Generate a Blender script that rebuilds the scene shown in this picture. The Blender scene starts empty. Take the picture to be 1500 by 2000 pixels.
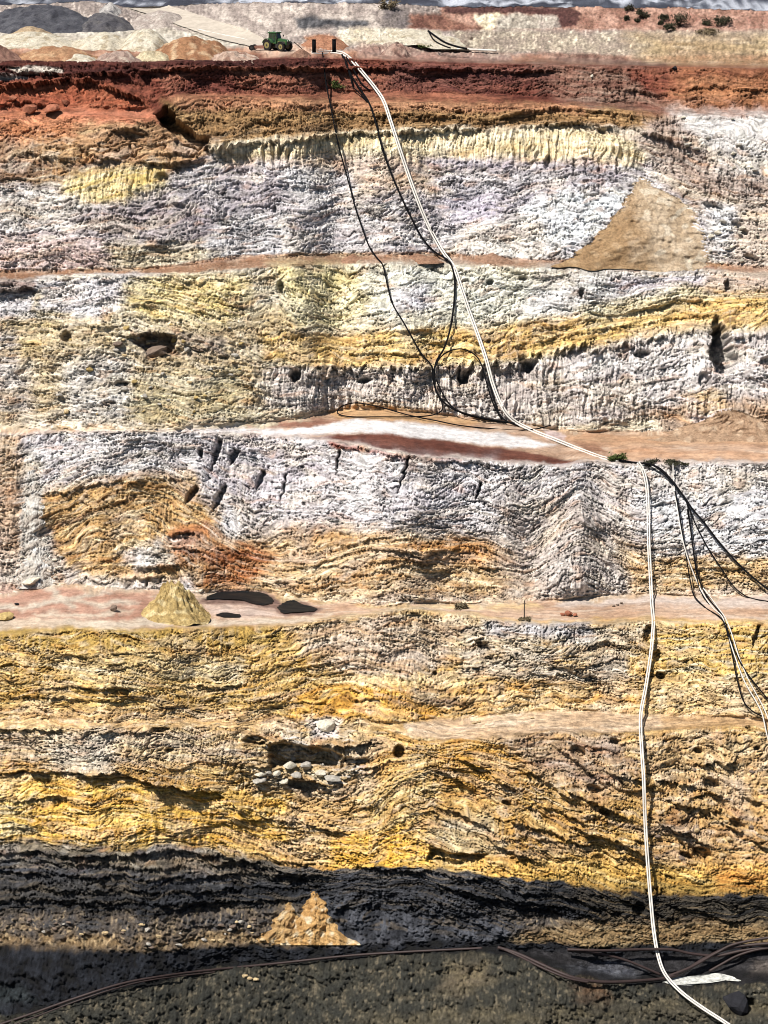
import bpy, bmesh, math, random
import numpy as np
from mathutils import Vector, Matrix

# ------------------------------------------------------------------ camera, sky, sun, exposure
SC = bpy.context.scene
COL = SC.collection
F_PX, PITCH, ZC = 4800.0, math.radians(14.3), 160.0      # focal length for a 1500 px wide picture
cam_d = bpy.data.cameras.new('camera')
cam = bpy.data.objects.new('camera', cam_d); COL.objects.link(cam)
cam_d.sensor_fit = 'HORIZONTAL'; cam_d.sensor_width = 36.0; cam_d.lens = F_PX / 1500 * 36.0
cam_d.clip_start = 1.0; cam_d.clip_end = 20000
cam.location = (0, 0, ZC); cam.rotation_euler = (math.pi / 2 - PITCH, 0, 0)
SC.camera = cam

SUN_EL, SUN_AZ = math.radians(57), math.radians(46)       # azimuth: how far left of the line back to the camera
to_sun = Vector((-math.sin(SUN_AZ) * math.cos(SUN_EL), -math.cos(SUN_AZ) * math.cos(SUN_EL), math.sin(SUN_EL)))
world = bpy.data.worlds.new('World'); SC.world = world; world.use_nodes = True
wn = world.node_tree.nodes; wl = world.node_tree.links
bg = wn.get('Background') or wn.new('ShaderNodeBackground')
sky = wn.new('ShaderNodeTexSky'); sky.sky_type = 'NISHITA'; sky.sun_disc = False
sky.sun_elevation = SUN_EL; sky.sun_rotation = math.atan2(to_sun.x, to_sun.y)
bg.inputs['Strength'].default_value = 0.05
wl.new(sky.outputs[0], bg.inputs['Color'])
sun_d = bpy.data.lights.new('sun', 'SUN'); sun_d.energy = 5.0; sun_d.angle = math.radians(0.5); sun_d.color = (1.0, 0.955, 0.89)
sun = bpy.data.objects.new('sun', sun_d); COL.objects.link(sun)
sun.rotation_euler = (-to_sun).to_track_quat('-Z', 'Y').to_euler()
SC.view_settings.view_transform = 'Standard'; SC.view_settings.look = 'None'
SC.view_settings.gamma = 1.0; SC.view_settings.use_curve_mapping = False
SC.view_settings.exposure = 0.55
SC.cycles.pixel_filter_type = 'BLACKMAN_HARRIS'; SC.cycles.filter_width = 1.0
SC.cycles.diffuse_bounces = 1; SC.cycles.max_bounces = 4

# ------------------------------------------------------------------ helpers: numbers
random.seed(7)
_rng = np.random.default_rng(11)
_ang = _rng.uniform(0, 2 * np.pi, (256, 256)).astype(np.float32)
_GX, _GY = np.cos(_ang).ravel(), np.sin(_ang).ravel()

def noise(x, y, seed=0):
    """2-D gradient noise, about -1..1"""
    x = np.asarray(x, np.float32) + np.float32(seed * 17.37); y = np.asarray(y, np.float32) + np.float32(seed * 5.91)
    fx, fy = np.floor(x), np.floor(y)
    ix, iy = fx.astype(np.int32) & 255, fy.astype(np.int32) & 255
    x = x - fx; y = y - fy
    ix1, iy1 = (ix + 1) & 255, (iy + 1) & 255
    u = x * x * x * (x * (x * 6 - 15) + 10); v = y * y * y * (y * (y * 6 - 15) + 10)
    i = ix * 256 + iy; a = _GX[i] * x + _GY[i] * y
    i = ix1 * 256 + iy; b = _GX[i] * (x - 1) + _GY[i] * y
    a = a + u * (b - a)
    i = ix * 256 + iy1; c = _GX[i] * x + _GY[i] * (y - 1)
    i = ix1 * 256 + iy1; d = _GX[i] * (x - 1) + _GY[i] * (y - 1)
    c = c + u * (d - c)
    return (a + v * (c - a)) * np.float32(1.55)

def cell(x, y, seed=0):
    """distance to the nearest of scattered points (about 0..1) and that point's random value"""
    fx, fy = np.floor(x), np.floor(y)
    best = np.full(x.shape, 9, np.float32); val = np.zeros(x.shape, np.float32)
    for dx in (-1, 0, 1):
        for dy in (-1, 0, 1):
            cx, cy = fx + dx, fy + dy
            i = ((cx.astype(np.int32) + seed * 31) & 255) * 256 + ((cy.astype(np.int32) + seed * 57) & 255)
            px = cx + 0.5 + 0.42 * _GX[i]; py = cy + 0.5 + 0.42 * _GY[i]
            d = (x - px) ** 2 + (y - py) ** 2
            m = d < best
            best = np.where(m, d, best); val = np.where(m, _ang.ravel()[i] / 6.2832, val)
    return np.sqrt(best), val

def sstep(a, b, x):
    t = np.clip((x - a) / (b - a), 0, 1); return t * t * (3 - 2 * t)

def lin(c):
    c = np.asarray(c, np.float64) / 255.0
    return np.where(c <= 0.04045, c / 12.92, ((c + 0.055) / 1.055) ** 2.4)

def ray(px, py):
    xr = (np.asarray(px, np.float64) - 750) / F_PX; yr = (1000 - np.asarray(py, np.float64)) / F_PX
    dy = math.cos(PITCH) + yr * math.sin(PITCH); dz = -math.sin(PITCH) + yr * math.cos(PITCH)
    return xr / dy, dz / dy          # sideways and upwards per metre of distance

# ------------------------------------------------------------------ helpers: objects
def mesh_obj(name, verts, faces, mat, parent=None, smooth=False):
    me = bpy.data.meshes.new(name); me.from_pydata([tuple(v) for v in verts], [], faces); me.update()
    if smooth: me.polygons.foreach_set('use_smooth', [True] * len(me.polygons))
    o = bpy.data.objects.new(name, me); COL.objects.link(o)
    if mat: me.materials.append(mat)
    if parent: o.parent = parent
    return o

def bm_obj(name, bm, mat, parent=None, smooth=False):
    me = bpy.data.meshes.new(name); bm.to_mesh(me); bm.free()
    if smooth: me.polygons.foreach_set('use_smooth', [True] * len(me.polygons))
    o = bpy.data.objects.new(name, me); COL.objects.link(o); me.materials.append(mat)
    if parent: o.parent = parent
    return o

def grid_obj(name, P, cols, mat, smooth=False, bed=None):
    """P: rows x columns x 3; cols: rows x columns x 3 rock colour"""
    R, C = P.shape[:2]
    me = bpy.data.meshes.new(name)
    idx = np.arange(R * C, dtype=np.int32).reshape(R, C)
    q = np.stack([idx[:-1, :-1], idx[:-1, 1:], idx[1:, 1:], idx[1:, :-1]], -1).reshape(-1)
    nq = (R - 1) * (C - 1)
    me.vertices.add(R * C); me.vertices.foreach_set('co', np.ascontiguousarray(P, np.float32).ravel())
    me.loops.add(nq * 4); me.loops.foreach_set('vertex_index', q)
    me.polygons.add(nq); me.polygons.foreach_set('loop_start', np.arange(0, nq * 4, 4, dtype=np.int32))
    if smooth: me.polygons.foreach_set('use_smooth', np.ones(nq, bool))
    me.update(calc_edges=True)
    if cols is not None:
        at = me.attributes.new('rock_colour', 'FLOAT_COLOR', 'POINT')
        rgba = np.ones((R * C, 4), np.float32); rgba[:, :3] = cols.reshape(-1, 3)
        at.data.foreach_set('color', rgba.ravel())
    if bed is not None:
        me.attributes.new('bedding', 'FLOAT_VECTOR', 'POINT').data.foreach_set('vector', np.ascontiguousarray(bed, np.float32).ravel())
    me.materials.append(mat)
    o = bpy.data.objects.new(name, me); COL.objects.link(o)
    return o

def empty(name, loc=(0, 0, 0), rz=0.0):
    o = bpy.data.objects.new(name, None); COL.objects.link(o)
    o.location = loc; o.rotation_euler = (0, 0, rz); o.empty_display_size = 0.3
    return o

def tag(o, label, cat=None, group=None, kind=None):
    o['label'] = label
    if cat: o['category'] = cat
    if group: o['group'] = group
    if kind: o['kind'] = kind
    return o

# ------------------------------------------------------------------ materials
def new_mat(name):
    m = bpy.data.materials.new(name); m.use_nodes = True
    nt = m.node_tree; b = nt.nodes.get('Principled BSDF')
    return m, nt, b

def rock_mat(name, bump=0.6, scale=1.0, rough=0.95, spec=0.12, grain=0.35, attr=True, base=(0.3, 0.25, 0.2), lam=0.0):
    m, nt, b = new_mat(name); N, L = nt.nodes, nt.links
    tc = N.new('ShaderNodeTexCoord')
    def nz(s, det, dist=0.0):
        n = N.new('ShaderNodeTexNoise'); n.inputs['Scale'].default_value = s; n.inputs['Detail'].default_value = det
        n.inputs['Roughness'].default_value = 0.65; n.inputs['Distortion'].default_value = dist
        L.new(tc.outputs['Object'], n.inputs['Vector']); return n
    if attr:
        src = N.new('ShaderNodeAttribute'); src.attribute_name = 'rock_colour'; csock = src.outputs['Color']
    else:
        src = N.new('ShaderNodeRGB'); src.outputs[0].default_value = (*base, 1); csock = src.outputs[0]
    n1 = nz(1.3 * scale, 4, 0.6)
    mr = N.new('ShaderNodeMapRange'); mr.inputs['From Min'].default_value = 0.3; mr.inputs['From Max'].default_value = 0.7
    mr.inputs['To Min'].default_value = 1 - grain; mr.inputs['To Max'].default_value = 1 + grain
    L.new(n1.outputs['Fac'], mr.inputs['Value'])
    mul = N.new('ShaderNodeVectorMath'); mul.operation = 'SCALE'
    L.new(csock, mul.inputs[0]); L.new(mr.outputs[0], mul.inputs['Scale'])
    out = mul.outputs[0]
    n2 = nz(3.2 * scale, 3, 0.8); hsock = n2.outputs['Fac']
    if lam:                                        # fine laminae along the beds, rills down the fluted places
        bd_ = N.new('ShaderNodeAttribute'); bd_.attribute_name = 'bedding'; sp = N.new('ShaderNodeSeparateXYZ'); L.new(bd_.outputs['Vector'], sp.inputs[0])
        def streak(fx, fy, det, off):
            mx_ = N.new('ShaderNodeMath'); mx_.operation = 'MULTIPLY'; mx_.inputs[1].default_value = fx; L.new(sp.outputs['X'], mx_.inputs[0])
            my_ = N.new('ShaderNodeMath'); my_.operation = 'MULTIPLY'; my_.inputs[1].default_value = fy; L.new(sp.outputs['Y'], my_.inputs[0])
            cb = N.new('ShaderNodeCombineXYZ'); L.new(mx_.outputs[0], cb.inputs[0]); L.new(my_.outputs[0], cb.inputs[1]); cb.inputs[2].default_value = off
            n = N.new('ShaderNodeTexNoise'); n.inputs['Scale'].default_value = 1.0; n.inputs['Detail'].default_value = det; n.inputs['Roughness'].default_value = .72; n.inputs['Distortion'].default_value = .35
            L.new(cb.outputs[0], n.inputs['Vector']); return n
        a1 = streak(1 / 30, 1 / 5.0, 3, 0.0); a2 = streak(1 / 5.0, 1 / 46, 2, 3.0); a3 = streak(1 / 8, 1 / 6, 3, 7.0)
        mf = N.new('ShaderNodeMix'); L.new(sp.outputs['Z'], mf.inputs['Factor']); L.new(a1.outputs['Fac'], mf.inputs['A']); L.new(a2.outputs['Fac'], mf.inputs['B'])
        mg = N.new('ShaderNodeMix'); mg.inputs['Factor'].default_value = .3; L.new(mf.outputs['Result'], mg.inputs['A']); L.new(a3.outputs['Fac'], mg.inputs['B'])
        m2_ = N.new('ShaderNodeMapRange'); m2_.inputs['From Min'].default_value = .39; m2_.inputs['From Max'].default_value = .59
        m2_.inputs['To Min'].default_value = 1 - lam; m2_.inputs['To Max'].default_value = 1 + lam * .55
        L.new(mg.outputs['Result'], m2_.inputs['Value'])
        mul2 = N.new('ShaderNodeVectorMath'); mul2.operation = 'SCALE'; L.new(out, mul2.inputs[0]); L.new(m2_.outputs[0], mul2.inputs['Scale']); out = mul2.outputs[0]
        ad = N.new('ShaderNodeMath'); ad.operation = 'MULTIPLY_ADD'; ad.inputs[1].default_value = 1.6; L.new(mg.outputs['Result'], ad.inputs[0]); L.new(hsock, ad.inputs[2]); hsock = ad.outputs[0]
    L.new(out, b.inputs['Base Color'])
    bp = N.new('ShaderNodeBump'); bp.inputs['Strength'].default_value = bump; bp.inputs['Distance'].default_value = 0.35
    L.new(hsock, bp.inputs['Height']); L.new(bp.outputs[0], b.inputs['Normal'])
    b.inputs['Roughness'].default_value = rough
    b.inputs['Specular IOR Level'].default_value = spec
    return m

def plain_mat(name, col, rough=0.5, metal=0.0, spec=0.5, var=0.12, scale=2.0):
    m, nt, b = new_mat(name); N, L = nt.nodes, nt.links
    tc = N.new('ShaderNodeTexCoord'); n = N.new('ShaderNodeTexNoise')
    n.inputs['Scale'].default_value = scale; n.inputs['Detail'].default_value = 5
    L.new(tc.outputs['Object'], n.inputs['Vector'])
    mx = N.new('ShaderNodeMix'); mx.data_type = 'RGBA'
    mx.inputs['A'].default_value = (*[c * (1 - var) for c in col], 1); mx.inputs['B'].default_value = (*[min(1, c * (1 + var)) for c in col], 1)
    L.new(n.outputs['Fac'], mx.inputs['Factor']); L.new(mx.outputs['Result'], b.inputs['Base Color'])
    b.inputs['Roughness'].default_value = rough; b.inputs['Metallic'].default_value = metal
    b.inputs['Specular IOR Level'].default_value = spec
    return m

M_ROCK = rock_mat('layered_rock', bump=0.65, grain=.2, lam=.5)
M_SAND = rock_mat('bench_ground', bump=0.35, grain=0.2, scale=0.9, lam=.22)
M_SEAM = rock_mat('coal_seam_rock', bump=.9, rough=.75, spec=.25, grain=.4, lam=.6)
M_COAL = rock_mat('coal', bump=1.0, rough=0.8, spec=0.2, grain=0.4, scale=1.4)
M_HEAP = rock_mat('loose_spoil', bump=0.8, grain=0.42, scale=1.6)
M_WHITE = plain_mat('white_pipe_plastic', (0.56, 0.53, 0.48), 0.6, var=0.22, scale=0.6)
M_BLACK = plain_mat('black_hose_rubber', (0.006, 0.006, 0.007), 0.9, spec=0.04)
M_BROWNP = plain_mat('rusty_dark_pipe', (0.035, 0.022, 0.02), 0.6, spec=0.3, var=0.4)

# ------------------------------------------------------------------ the pit wall: contour lines (picture pixels), from the pit floor up
def L_(*p): return p
LINES = [
 # name of the strip ABOVE this line, slope of that strip, line
 ('spoil_slope',   28, L_((0,2160),(1500,2160))),
 ('pit_floor',      4, L_((0,2008),(100,1976),(240,1926),(400,1902),(550,1886),(750,1866),(950,1866),(1050,1888),(1150,1916),(1300,1928),(1400,1930),(1500,1918))),
 ('dark_foot',     46, L_((0,1998),(100,1966),(240,1916),(400,1892),(550,1878),(750,1858),(950,1852),(1050,1870),(1150,1895),(1300,1905),(1400,1905),(1500,1890))),
 ('scree_slope',   38, L_((0,1852),(300,1853),(700,1845),(950,1838),(1100,1848),(1500,1836))),
 ('coal_seam',     57, L_((0,1790),(300,1786),(560,1764),(700,1780),(1000,1792),(1200,1806),(1500,1790))),
 ('yellow_rock_face', 54, L_((0,1660),(150,1668),(280,1648),(340,1640),(430,1660),(560,1700),(640,1710),(750,1688),(840,1684),(940,1695),(1050,1722),(1150,1740),(1250,1752),(1350,1756),(1500,1728))),
 ('lower_bench',    3, L_((0,1421),(200,1420),(500,1419),(780,1424),(850,1441),(1000,1438),(1200,1430),(1300,1421),(1500,1420))),
 ('ochre_rock_face', 50, L_((0,1409),(500,1408),(790,1414),(850,1405),(1000,1396),(1250,1395),(1400,1402),(1500,1408))),
 ('middle_bench',   2, L_((0,1236),(150,1231),(400,1226),(560,1222),(650,1206),(760,1196),(820,1199),(900,1206),(1050,1213),(1280,1218),(1430,1218),(1500,1216))),
 ('pale_rock_face', 52, L_((0,1165),(100,1150),(300,1155),(400,1160),(520,1158),(640,1175),(740,1186),(850,1185),(950,1180),(1060,1170),(1200,1166),(1500,1166))),
 ('wide_bench',     3, L_((0,852),(60,850),(150,846),(300,840),(450,850),(560,856),(650,863),(750,880),(850,891),(950,901),(1100,912),(1150,904),(1300,908),(1500,908))),
 ('banded_rock_face', 52, L_((0,836),(150,833),(300,830),(500,828),(600,822),(660,802),(750,796),(850,806),(950,825),(1050,835),(1150,846),(1300,850),(1400,850),(1500,850))),
 ('narrow_ledge',  12, L_((0,545),(200,538),(380,535),(500,520),(700,515),(900,516),(1080,522),(1200,528),(1390,535),(1500,545))),
 ('white_rock_face', 52, L_((0,531),(150,532),(300,526),(450,506),(700,500),(900,499),(1060,506),(1200,512),(1390,520),(1500,532))),
 ('red_ledge',      6, L_((0,229),(150,226),(290,228),(340,188),(450,191),(600,196),(750,201),(900,201),(1100,206),(1200,216),(1300,224),(1500,226))),
 ('red_clay_face', 50, L_((0,216),(200,210),(290,216),(340,182),(500,183),(700,180),(900,184),(1100,192),(1300,208),(1500,212))),
 ('plateau',        1, L_((0,119),(100,121),(300,123),(450,119),(600,113),(700,116),(850,123),(1000,126),(1150,129),(1250,129),(1350,131),(1500,136))),
 ('spoil_bank',    20, L_((0,73),(280,72),(450,86),(560,87),(640,88),(760,101),(900,103),(1100,112),(1300,122),(1500,127))),
 ('upper_terrace',  1, L_((0,60),(250,60),(400,73),(500,80),(560,76),(640,62),(700,56),(760,58),(900,62),(1100,62),(1200,63),(1500,60))),
 ('upper_bank',    17, L_((0,57),(250,57),(400,70),(500,77),(560,73),(640,59),(700,53),(760,55),(900,59),(1100,59),(1200,60),(1500,57))),
 ('back_slope',   -12, L_((0,10),(100,8),(180,2),(250,16),(330,14),(420,8),(500,6),(760,8),(860,14),(1000,15),(1200,15),(1350,18),(1500,22))),
 (None,             0, L_((0,9.5),(1500,21.5))),
]
in_cols = np.arange(-24, 1525, 1.7)
grow = np.cumsum(np.linspace(3, 36, 36))
PXc = np.concatenate([(-24 - grow)[::-1], in_cols, in_cols[-1] + grow]).astype(np.float64)
NC = len(PXc)

def line_y(pts, wob=1.0, seed=0):
    xs, ys = zip(*pts)
    y = np.interp(PXc, xs, ys)
    k = np.exp(-0.5 * (np.arange(-12, 13) / 5.0) ** 2); k /= k.sum()
    y = np.convolve(np.pad(y, 12, mode='edge'), k, 'valid')
    z = np.zeros_like(PXc)
    if 5 < seed < 16: return y + wob * (2.8 * noise(PXc / 95, z + seed * 3.3) + 2.0 * noise(PXc / 40, z + seed * 7.7) + .7 * noise(PXc / 20, z + seed * 1.7))
    return y + wob * (2.2 * noise(PXc / 70, z + seed * 3.3) + 1.4 * noise(PXc / 19, z + seed * 7.7) + 0.8 * noise(PXc / 6, z + seed * 1.7))

WOB = {'plateau': .5, 'spoil_bank': .5, 'upper_terrace': .4, 'upper_bank': .2, 'back_slope': .35, None: 0, 'scree_slope': 1.4, 'yellow_rock_face': 2.2, 'coal_seam': 2.5,
       'narrow_ledge': 1.5, 'white_rock_face': 1.6, 'lower_bench': 1.8, 'wide_bench': 1.4, 'middle_bench': 1.1, 'banded_rock_face': .8}
LY = [line_y(p, WOB.get(n, 1.0), i) for i, (n, s, p) in enumerate(LINES)]
LY[2] = np.minimum(LY[2], LY[1] - 5); LY[-1] = LY[-2] - 0.35
for a, b, gap in ((6, 7, 6), (8, 9, 5), (10, 11, 6), (12, 13, 6), (14, 15, 4), (18, 19, 1.5)):
    LY[b] = np.minimum(LY[b], LY[a] - gap)

def gsm(a, sg):
    k = np.exp(-0.5 * (np.arange(-3 * sg, 3 * sg + 1) / sg) ** 2); k /= k.sum()
    return np.convolve(np.pad(a, 3 * sg, mode='edge'), k, 'valid')

rows_py, rows_D, seg_rows, row_bench = [], [], [], []
D = np.full(NC, 300.0)
# a slow wander of the whole wall, in metres
D = D + 5 * noise(PXc / 420, np.zeros(NC) + 2.2)
r0 = 0
for k in range(len(LINES) - 1):
    nm, slope, _ = LINES[k]
    T = np.full(NC, math.tan(math.radians(slope)))
    if nm == 'spoil_bank': T = np.interp(PXc, [0, 300, 560, 660, 1500], [.01, .01, .06, .34, .4])
    if nm == 'upper_bank': T = np.interp(PXc, [0, 220, 300, 420, 560, 1500], [.28, .25, .10, .10, .3, .36])
    if nm == 'pit_floor': T = np.interp(PXc, [0, 700, 1000, 1500], [.5, .4, .05, .05])
    if nm == 'lower_bench': T = np.interp(PXc, [0, 700, 860, 1250, 1500], [.75, .6, .05, .05, .3])
    if nm == 'red_ledge': T = np.full(NC, .45)
    if nm == 'narrow_ledge': T = np.full(NC, .36)
    if nm == 'wide_bench': T = np.interp(PXc, [0, 420, 640, 1500], [1.0, .9, .05, .05])
    y0, y1 = LY[k], LY[k + 1]
    n = max(2, int(math.ceil(np.mean(y0[36:-36] - y1[36:-36]) / 1.7)))
    if k == 0: n = 80
    e0 = ray(PXc, y0)[1]; e1 = ray(PXc, y1)[1]
    D1 = D * (e0 - T) / (e1 - T)
    D1s = gsm(D1, 9)                      # the wall wanders slowly; small wobbles of a line do not move it
    fit = (D1s - D) / np.where(np.abs(D1 - D) < 1e-3, 1e-3, D1 - D)
    if nm == 'back_slope': fit = 1.0; D1s = D1
    last = k == len(LINES) - 2
    for j in range(n + (1 if last else 0)):
        y = y0 + (y1 - y0) * j / n
        e = ray(PXc, y)[1]
        rows_py.append(y); rows_D.append(D + fit * (D * (e0 - T) / (e - T) - D)); row_bench.append(1.0 if abs(slope) < 14 else 0.0)
    D = D1s
    seg_rows.append((nm, r0, r0 + n)); r0 += n
PY = np.array(rows_py); DD = np.array(rows_D); NR = len(PY)
PX = np.broadcast_to(PXc, PY.shape)
sx, se = ray(PX, PY)
BASE = np.stack([DD * sx, DD, ZC + DD * se], -1)
bench = np.array(row_bench)
kk = np.ones(5) / 5; bench = np.convolve(np.pad(bench, 2, mode='edge'), kk, 'valid')[:, None] * np.ones(PY.shape)
for nm, a, b in seg_rows:                  # where a bench pinches out it is face again
    if nm == 'lower_bench': bench[a - 2:b + 3] *= sstep(680, 850, PXc)
    if nm == 'wide_bench': bench[a - 2:b + 3] *= sstep(330, 600, PXc)
U = PX.astype(np.float32); W = PY.astype(np.float32)
rowmin, rowmax = PY.min(1), PY.max(1)

# ------------------------------------------------------------------ bedding: guide lines that the layers follow
GUIDES = [
 L_((0,0),(1500,0)), L_((0,118),(1500,135)),
 L_((0,228),(290,225),(340,188),(750,200),(1100,206),(1500,226)),
 L_((0,335),(150,322),(300,300),(420,286),(600,266),(760,258),(900,250),(1100,248),(1250,262),(1350,300),(1500,345)),
 L_((0,440),(400,425),(750,385),(1000,372),(1200,345),(1350,400),(1500,420)),
 L_((0,538),(380,530),(500,512),(900,508),(1200,520),(1500,540)),
 L_((0,590),(260,560),(480,600),(650,615),(870,600),(1000,590),(1200,575),(1500,565)),
 L_((0,650),(200,640),(400,690),(500,702),(650,715),(870,715),(1000,702),(1150,670),(1300,645),(1500,605)),
 L_((0,840),(300,835),(600,838),(750,838),(950,862),(1100,875),(1500,880)),
 L_((0,960),(80,945),(200,900),(300,885),(420,930),(520,960),(700,960),(900,970),(1040,985),(1130,935),(1220,985),(1500,970)),
 L_((0,1080),(80,1060),(180,1010),(300,985),(400,1040),(500,1100),(620,1090),(750,1060),(900,1070),(1040,1110),(1130,1030),(1240,1100),(1500,1090)),
 L_((0,1200),(400,1190),(750,1190),(1500,1190)),
 L_((0,1290),(200,1300),(400,1340),(560,1300),(700,1275),(850,1300),(1000,1280),(1500,1300)),
 L_((0,1380),(400,1392),(560,1375),(680,1355),(780,1368),(860,1405),(1000,1400),(1500,1395)),
 L_((0,1425),(700,1425),(790,1440),(850,1445),(1000,1450),(1500,1440)),
 L_((0,1515),(300,1518),(450,1545),(600,1570),(720,1570),(800,1500),(850,1490),(1000,1545),(1200,1600),(1500,1640)),
 L_((0,1660),(150,1668),(280,1650),(340,1642),(430,1660),(560,1700),(640,1706),(750,1690),(840,1686),(940,1700),(1050,1735),(1150,1765),(1300,1790),(1500,1770)),
 L_((0,1790),(300,1788),(560,1780),(840,1765),(940,1780),(1050,1830),(1150,1850),(1500,1850)),
 L_((0,1900),(1500,1900)), L_((0,2200),(1500,2200)),
]
gy = []
for i, p in enumerate(GUIDES):
    xs, ys = zip(*p); y = np.interp(PXc, xs, ys)
    k = np.exp(-0.5 * (np.arange(-20, 21) / 8.0) ** 2); k /= k.sum()
    gy.append(np.convolve(np.pad(y, 20, mode='edge'), k, 'valid'))
gm = [g[36:-36].mean() for g in gy]
V = np.zeros(PY.shape, np.float32)
for c in range(NC):
    V[:, c] = np.interp(PY[:, c], [g[c] for g in gy], gm)

calm = sstep(112, 160, PY) * sstep(1840, 1780, PY) * (1 - bench)
V = V + (calm * (13 * noise(U / 135, W / 95, 91) + 7 * noise(U / 52, W / 40, 92) + 2.5 * noise(U / 20, W / 15, 93))).astype(np.float32)
# shared noise fields
nA = noise(U / 260, W / 200, 1); nB = noise(U / 85, V / 60, 2); nC = noise(U / 30, V / 22, 3)
nD = noise(U / 11, V / 9, 4); nE = noise(U / 4.6, V / 4.2, 5)
st1 = noise(U / 190, V / 13, 6); st2 = noise(U / 90, V / 5.2, 7); st3 = noise(U / 38, V / 2.6, 8)
wobU = 5 * nC + 2.5 * nD + 8 * nB

# ------------------------------------------------------------------ geological map: colours and kind of relief, painted area by area
COLR = np.zeros(PY.shape + (3,), np.float32)
REL = {k: np.zeros(PY.shape, np.float32) for k in ('S', 'R', 'F', 'K')}     # strata, rubble, flutes, cracks

def window(x0, x1, y0, y1):
    c0 = np.searchsorted(PXc, x0); c1 = np.searchsorted(PXc, x1)
    ok = np.nonzero((rowmax >= y0) & (rowmin <= y1))[0]
    if len(ok) == 0 or c1 <= c0: return None
    return slice(ok[0], ok[-1] + 1), slice(c0, c1)

def pmask(pts, feather=10, wob=1.0, soft=True):
    xs = [p[0] for p in pts]; ys = [p[1] for p in pts]; m = feather * 2.2 + 26 * wob
    lo, hi = min(xs), max(xs)
    pts = [(-2400 if p[0] <= -1 else (3900 if p[0] >= 1501 else p[0]), p[1]) for p in pts]
    x0 = -2400 if lo <= -1 else lo - m; x1 = 3900 if hi >= 1501 else hi + m
    w = window(x0, x1, min(ys) - m, max(ys) + m)
    if w is None: return None, None
    x = U[w] + wob * (wobU[w] * 1.5 + 10 * st2[w]); y = W[w] + wob * (3 * nD[w] - 6 * nC[w] + 2.0 * nE[w] + 7 * st1[w] + 4 * nB[w])
    feather = feather * (1 + .7 * wob)
    best = np.full(x.shape, 1e9, np.float32); ins = np.zeros(x.shape, bool)
    n = len(pts)
    for i in range(n):
        (ax, ay), (bx, by) = pts[i], pts[(i + 1) % n]
        dx, dy = bx - ax, by - ay; l2 = dx * dx + dy * dy + 1e-6
        t = np.clip(((x - ax) * dx + (y - ay) * dy) / l2, 0, 1)
        best = np.minimum(best, (x - ax - t * dx) ** 2 + (y - ay - t * dy) ** 2)
        if ay != by:
            cr = ((ay > y) != (by > y)) & (x < dx * (y - ay) / (by - ay) + ax)
            ins ^= cr
    d = np.sqrt(best); d = np.where(ins, d, -d)
    return w, sstep(-feather, feather, d)

KCOL = 0.97
def paint(pts, cols, feather=10, wob=1.0, S=None, R=None, F=None, K=None, op=1.0, mix='strata'):
    w, m = pmask(pts, feather, wob)
    if w is None: return
    m = m * op
    cs = [lin(c) for c in cols]
    ym = sum(p[1] for p in pts) / len(pts); ds = .12 if ym < 1180 else .0
    cs = [np.clip(c + (c.mean() - c) * (ds if c[2] < c[1] else .45), .004, 1) * KCOL for c in cs]
    if mix == 'strata':
        t1 = sstep(-.45, .45, 0.6 * st1[w] + 0.55 * st2[w] + 0.25 * nC[w]); t2 = sstep(.12, .6, 0.7 * st2[w] - 0.5 * st1[w] + .35 * st3[w])
    else:
        t1 = sstep(-.5, .5, 0.8 * nC[w] + 0.5 * nD[w]); t2 = sstep(.15, .6, 0.7 * nD[w] - 0.5 * nC[w] + .5 * nE[w])
    c = np.zeros(m.shape + (3,), np.float32) + cs[0].astype(np.float32)
    if len(cs) > 1: c += (cs[1] - cs[0]).astype(np.float32) * t1[..., None]
    if len(cs) > 2: c += (cs[2] - c) * (0.85 * t2[..., None])
    if len(cs) > 3:
        t3 = sstep(.2, .6, nB[w] * .7 + st3[w] * .5); c += (cs[3] - c) * t3[..., None]
    COLR[w] += (c - COLR[w]) * m[..., None]
    for k, v in (('S', S), ('R', R), ('F', F), ('K', K)):
        if v is not None: REL[k][w] += (v - REL[k][w]) * m

X0, X1 = -5, 1505
def box4(x0, y0, x1, y1): return [(x0, y0), (x1, y0), (x1, y1), (x0, y1)]
def band(top, bot): return list(top) + list(bot)[::-1]
def seg(i, x0=X0, x1=X1, dy=0.0, step=60):      # a contour line as polygon points
    xs = np.linspace(x0, x1, max(3, int((x1 - x0) / step)))
    return [(float(x), float(np.interp(x, PXc, LY[i])) + dy) for x in xs]

# --- plateau and the country behind it
paint(box4(X0, -60, X1, 140), [(176,160,150), (150,136,128), (198,184,172)], 2, 0, S=.1, R=.35, K=.2, mix='r')
paint([(X0,88),(300,92),(460,92),(560,98),(700,98),(780,104),(1000,108),(1505,130),(1505,140),(X0,124)], [(160,112,84), (180,140,115), (140,96,74)], 4, .5, mix='r')
paint([(470,84),(560,86),(620,90),(615,104),(540,112),(480,100)], [(214,182,158), (205,165,138)], 5, .5, R=.1, mix='r')
paint([(X0,56),(320,54),(500,84),(470,92),(X0,92)], [(196,184,165), (205,196,180)], 4, .5, R=.15, mix='r')
paint([(400,8),(760,8),(760,62),(640,60),(560,72),(500,72),(395,42)], [(176,160,150), (192,178,166), (152,138,130)], 3, .5, S=.05, R=.5, mix='r')
paint([(572,36),(600,32),(650,36),(720,38),(716,54),(660,53),(580,54)], [(72,72,78), (98,95,98)], 4, .5, R=.6, mix='r')
paint([(745,12),(800,16),(800,40),(790,60),(745,58)], [(140,128,122), (105,96,94)], 6, .5, mix='r')
paint([(660,54),(760,58),(860,62),(860,84),(760,90),(660,86)], [(212,198,172), (225,214,192), (190,175,145)], 4, .5, R=.35, mix='r')
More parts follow.
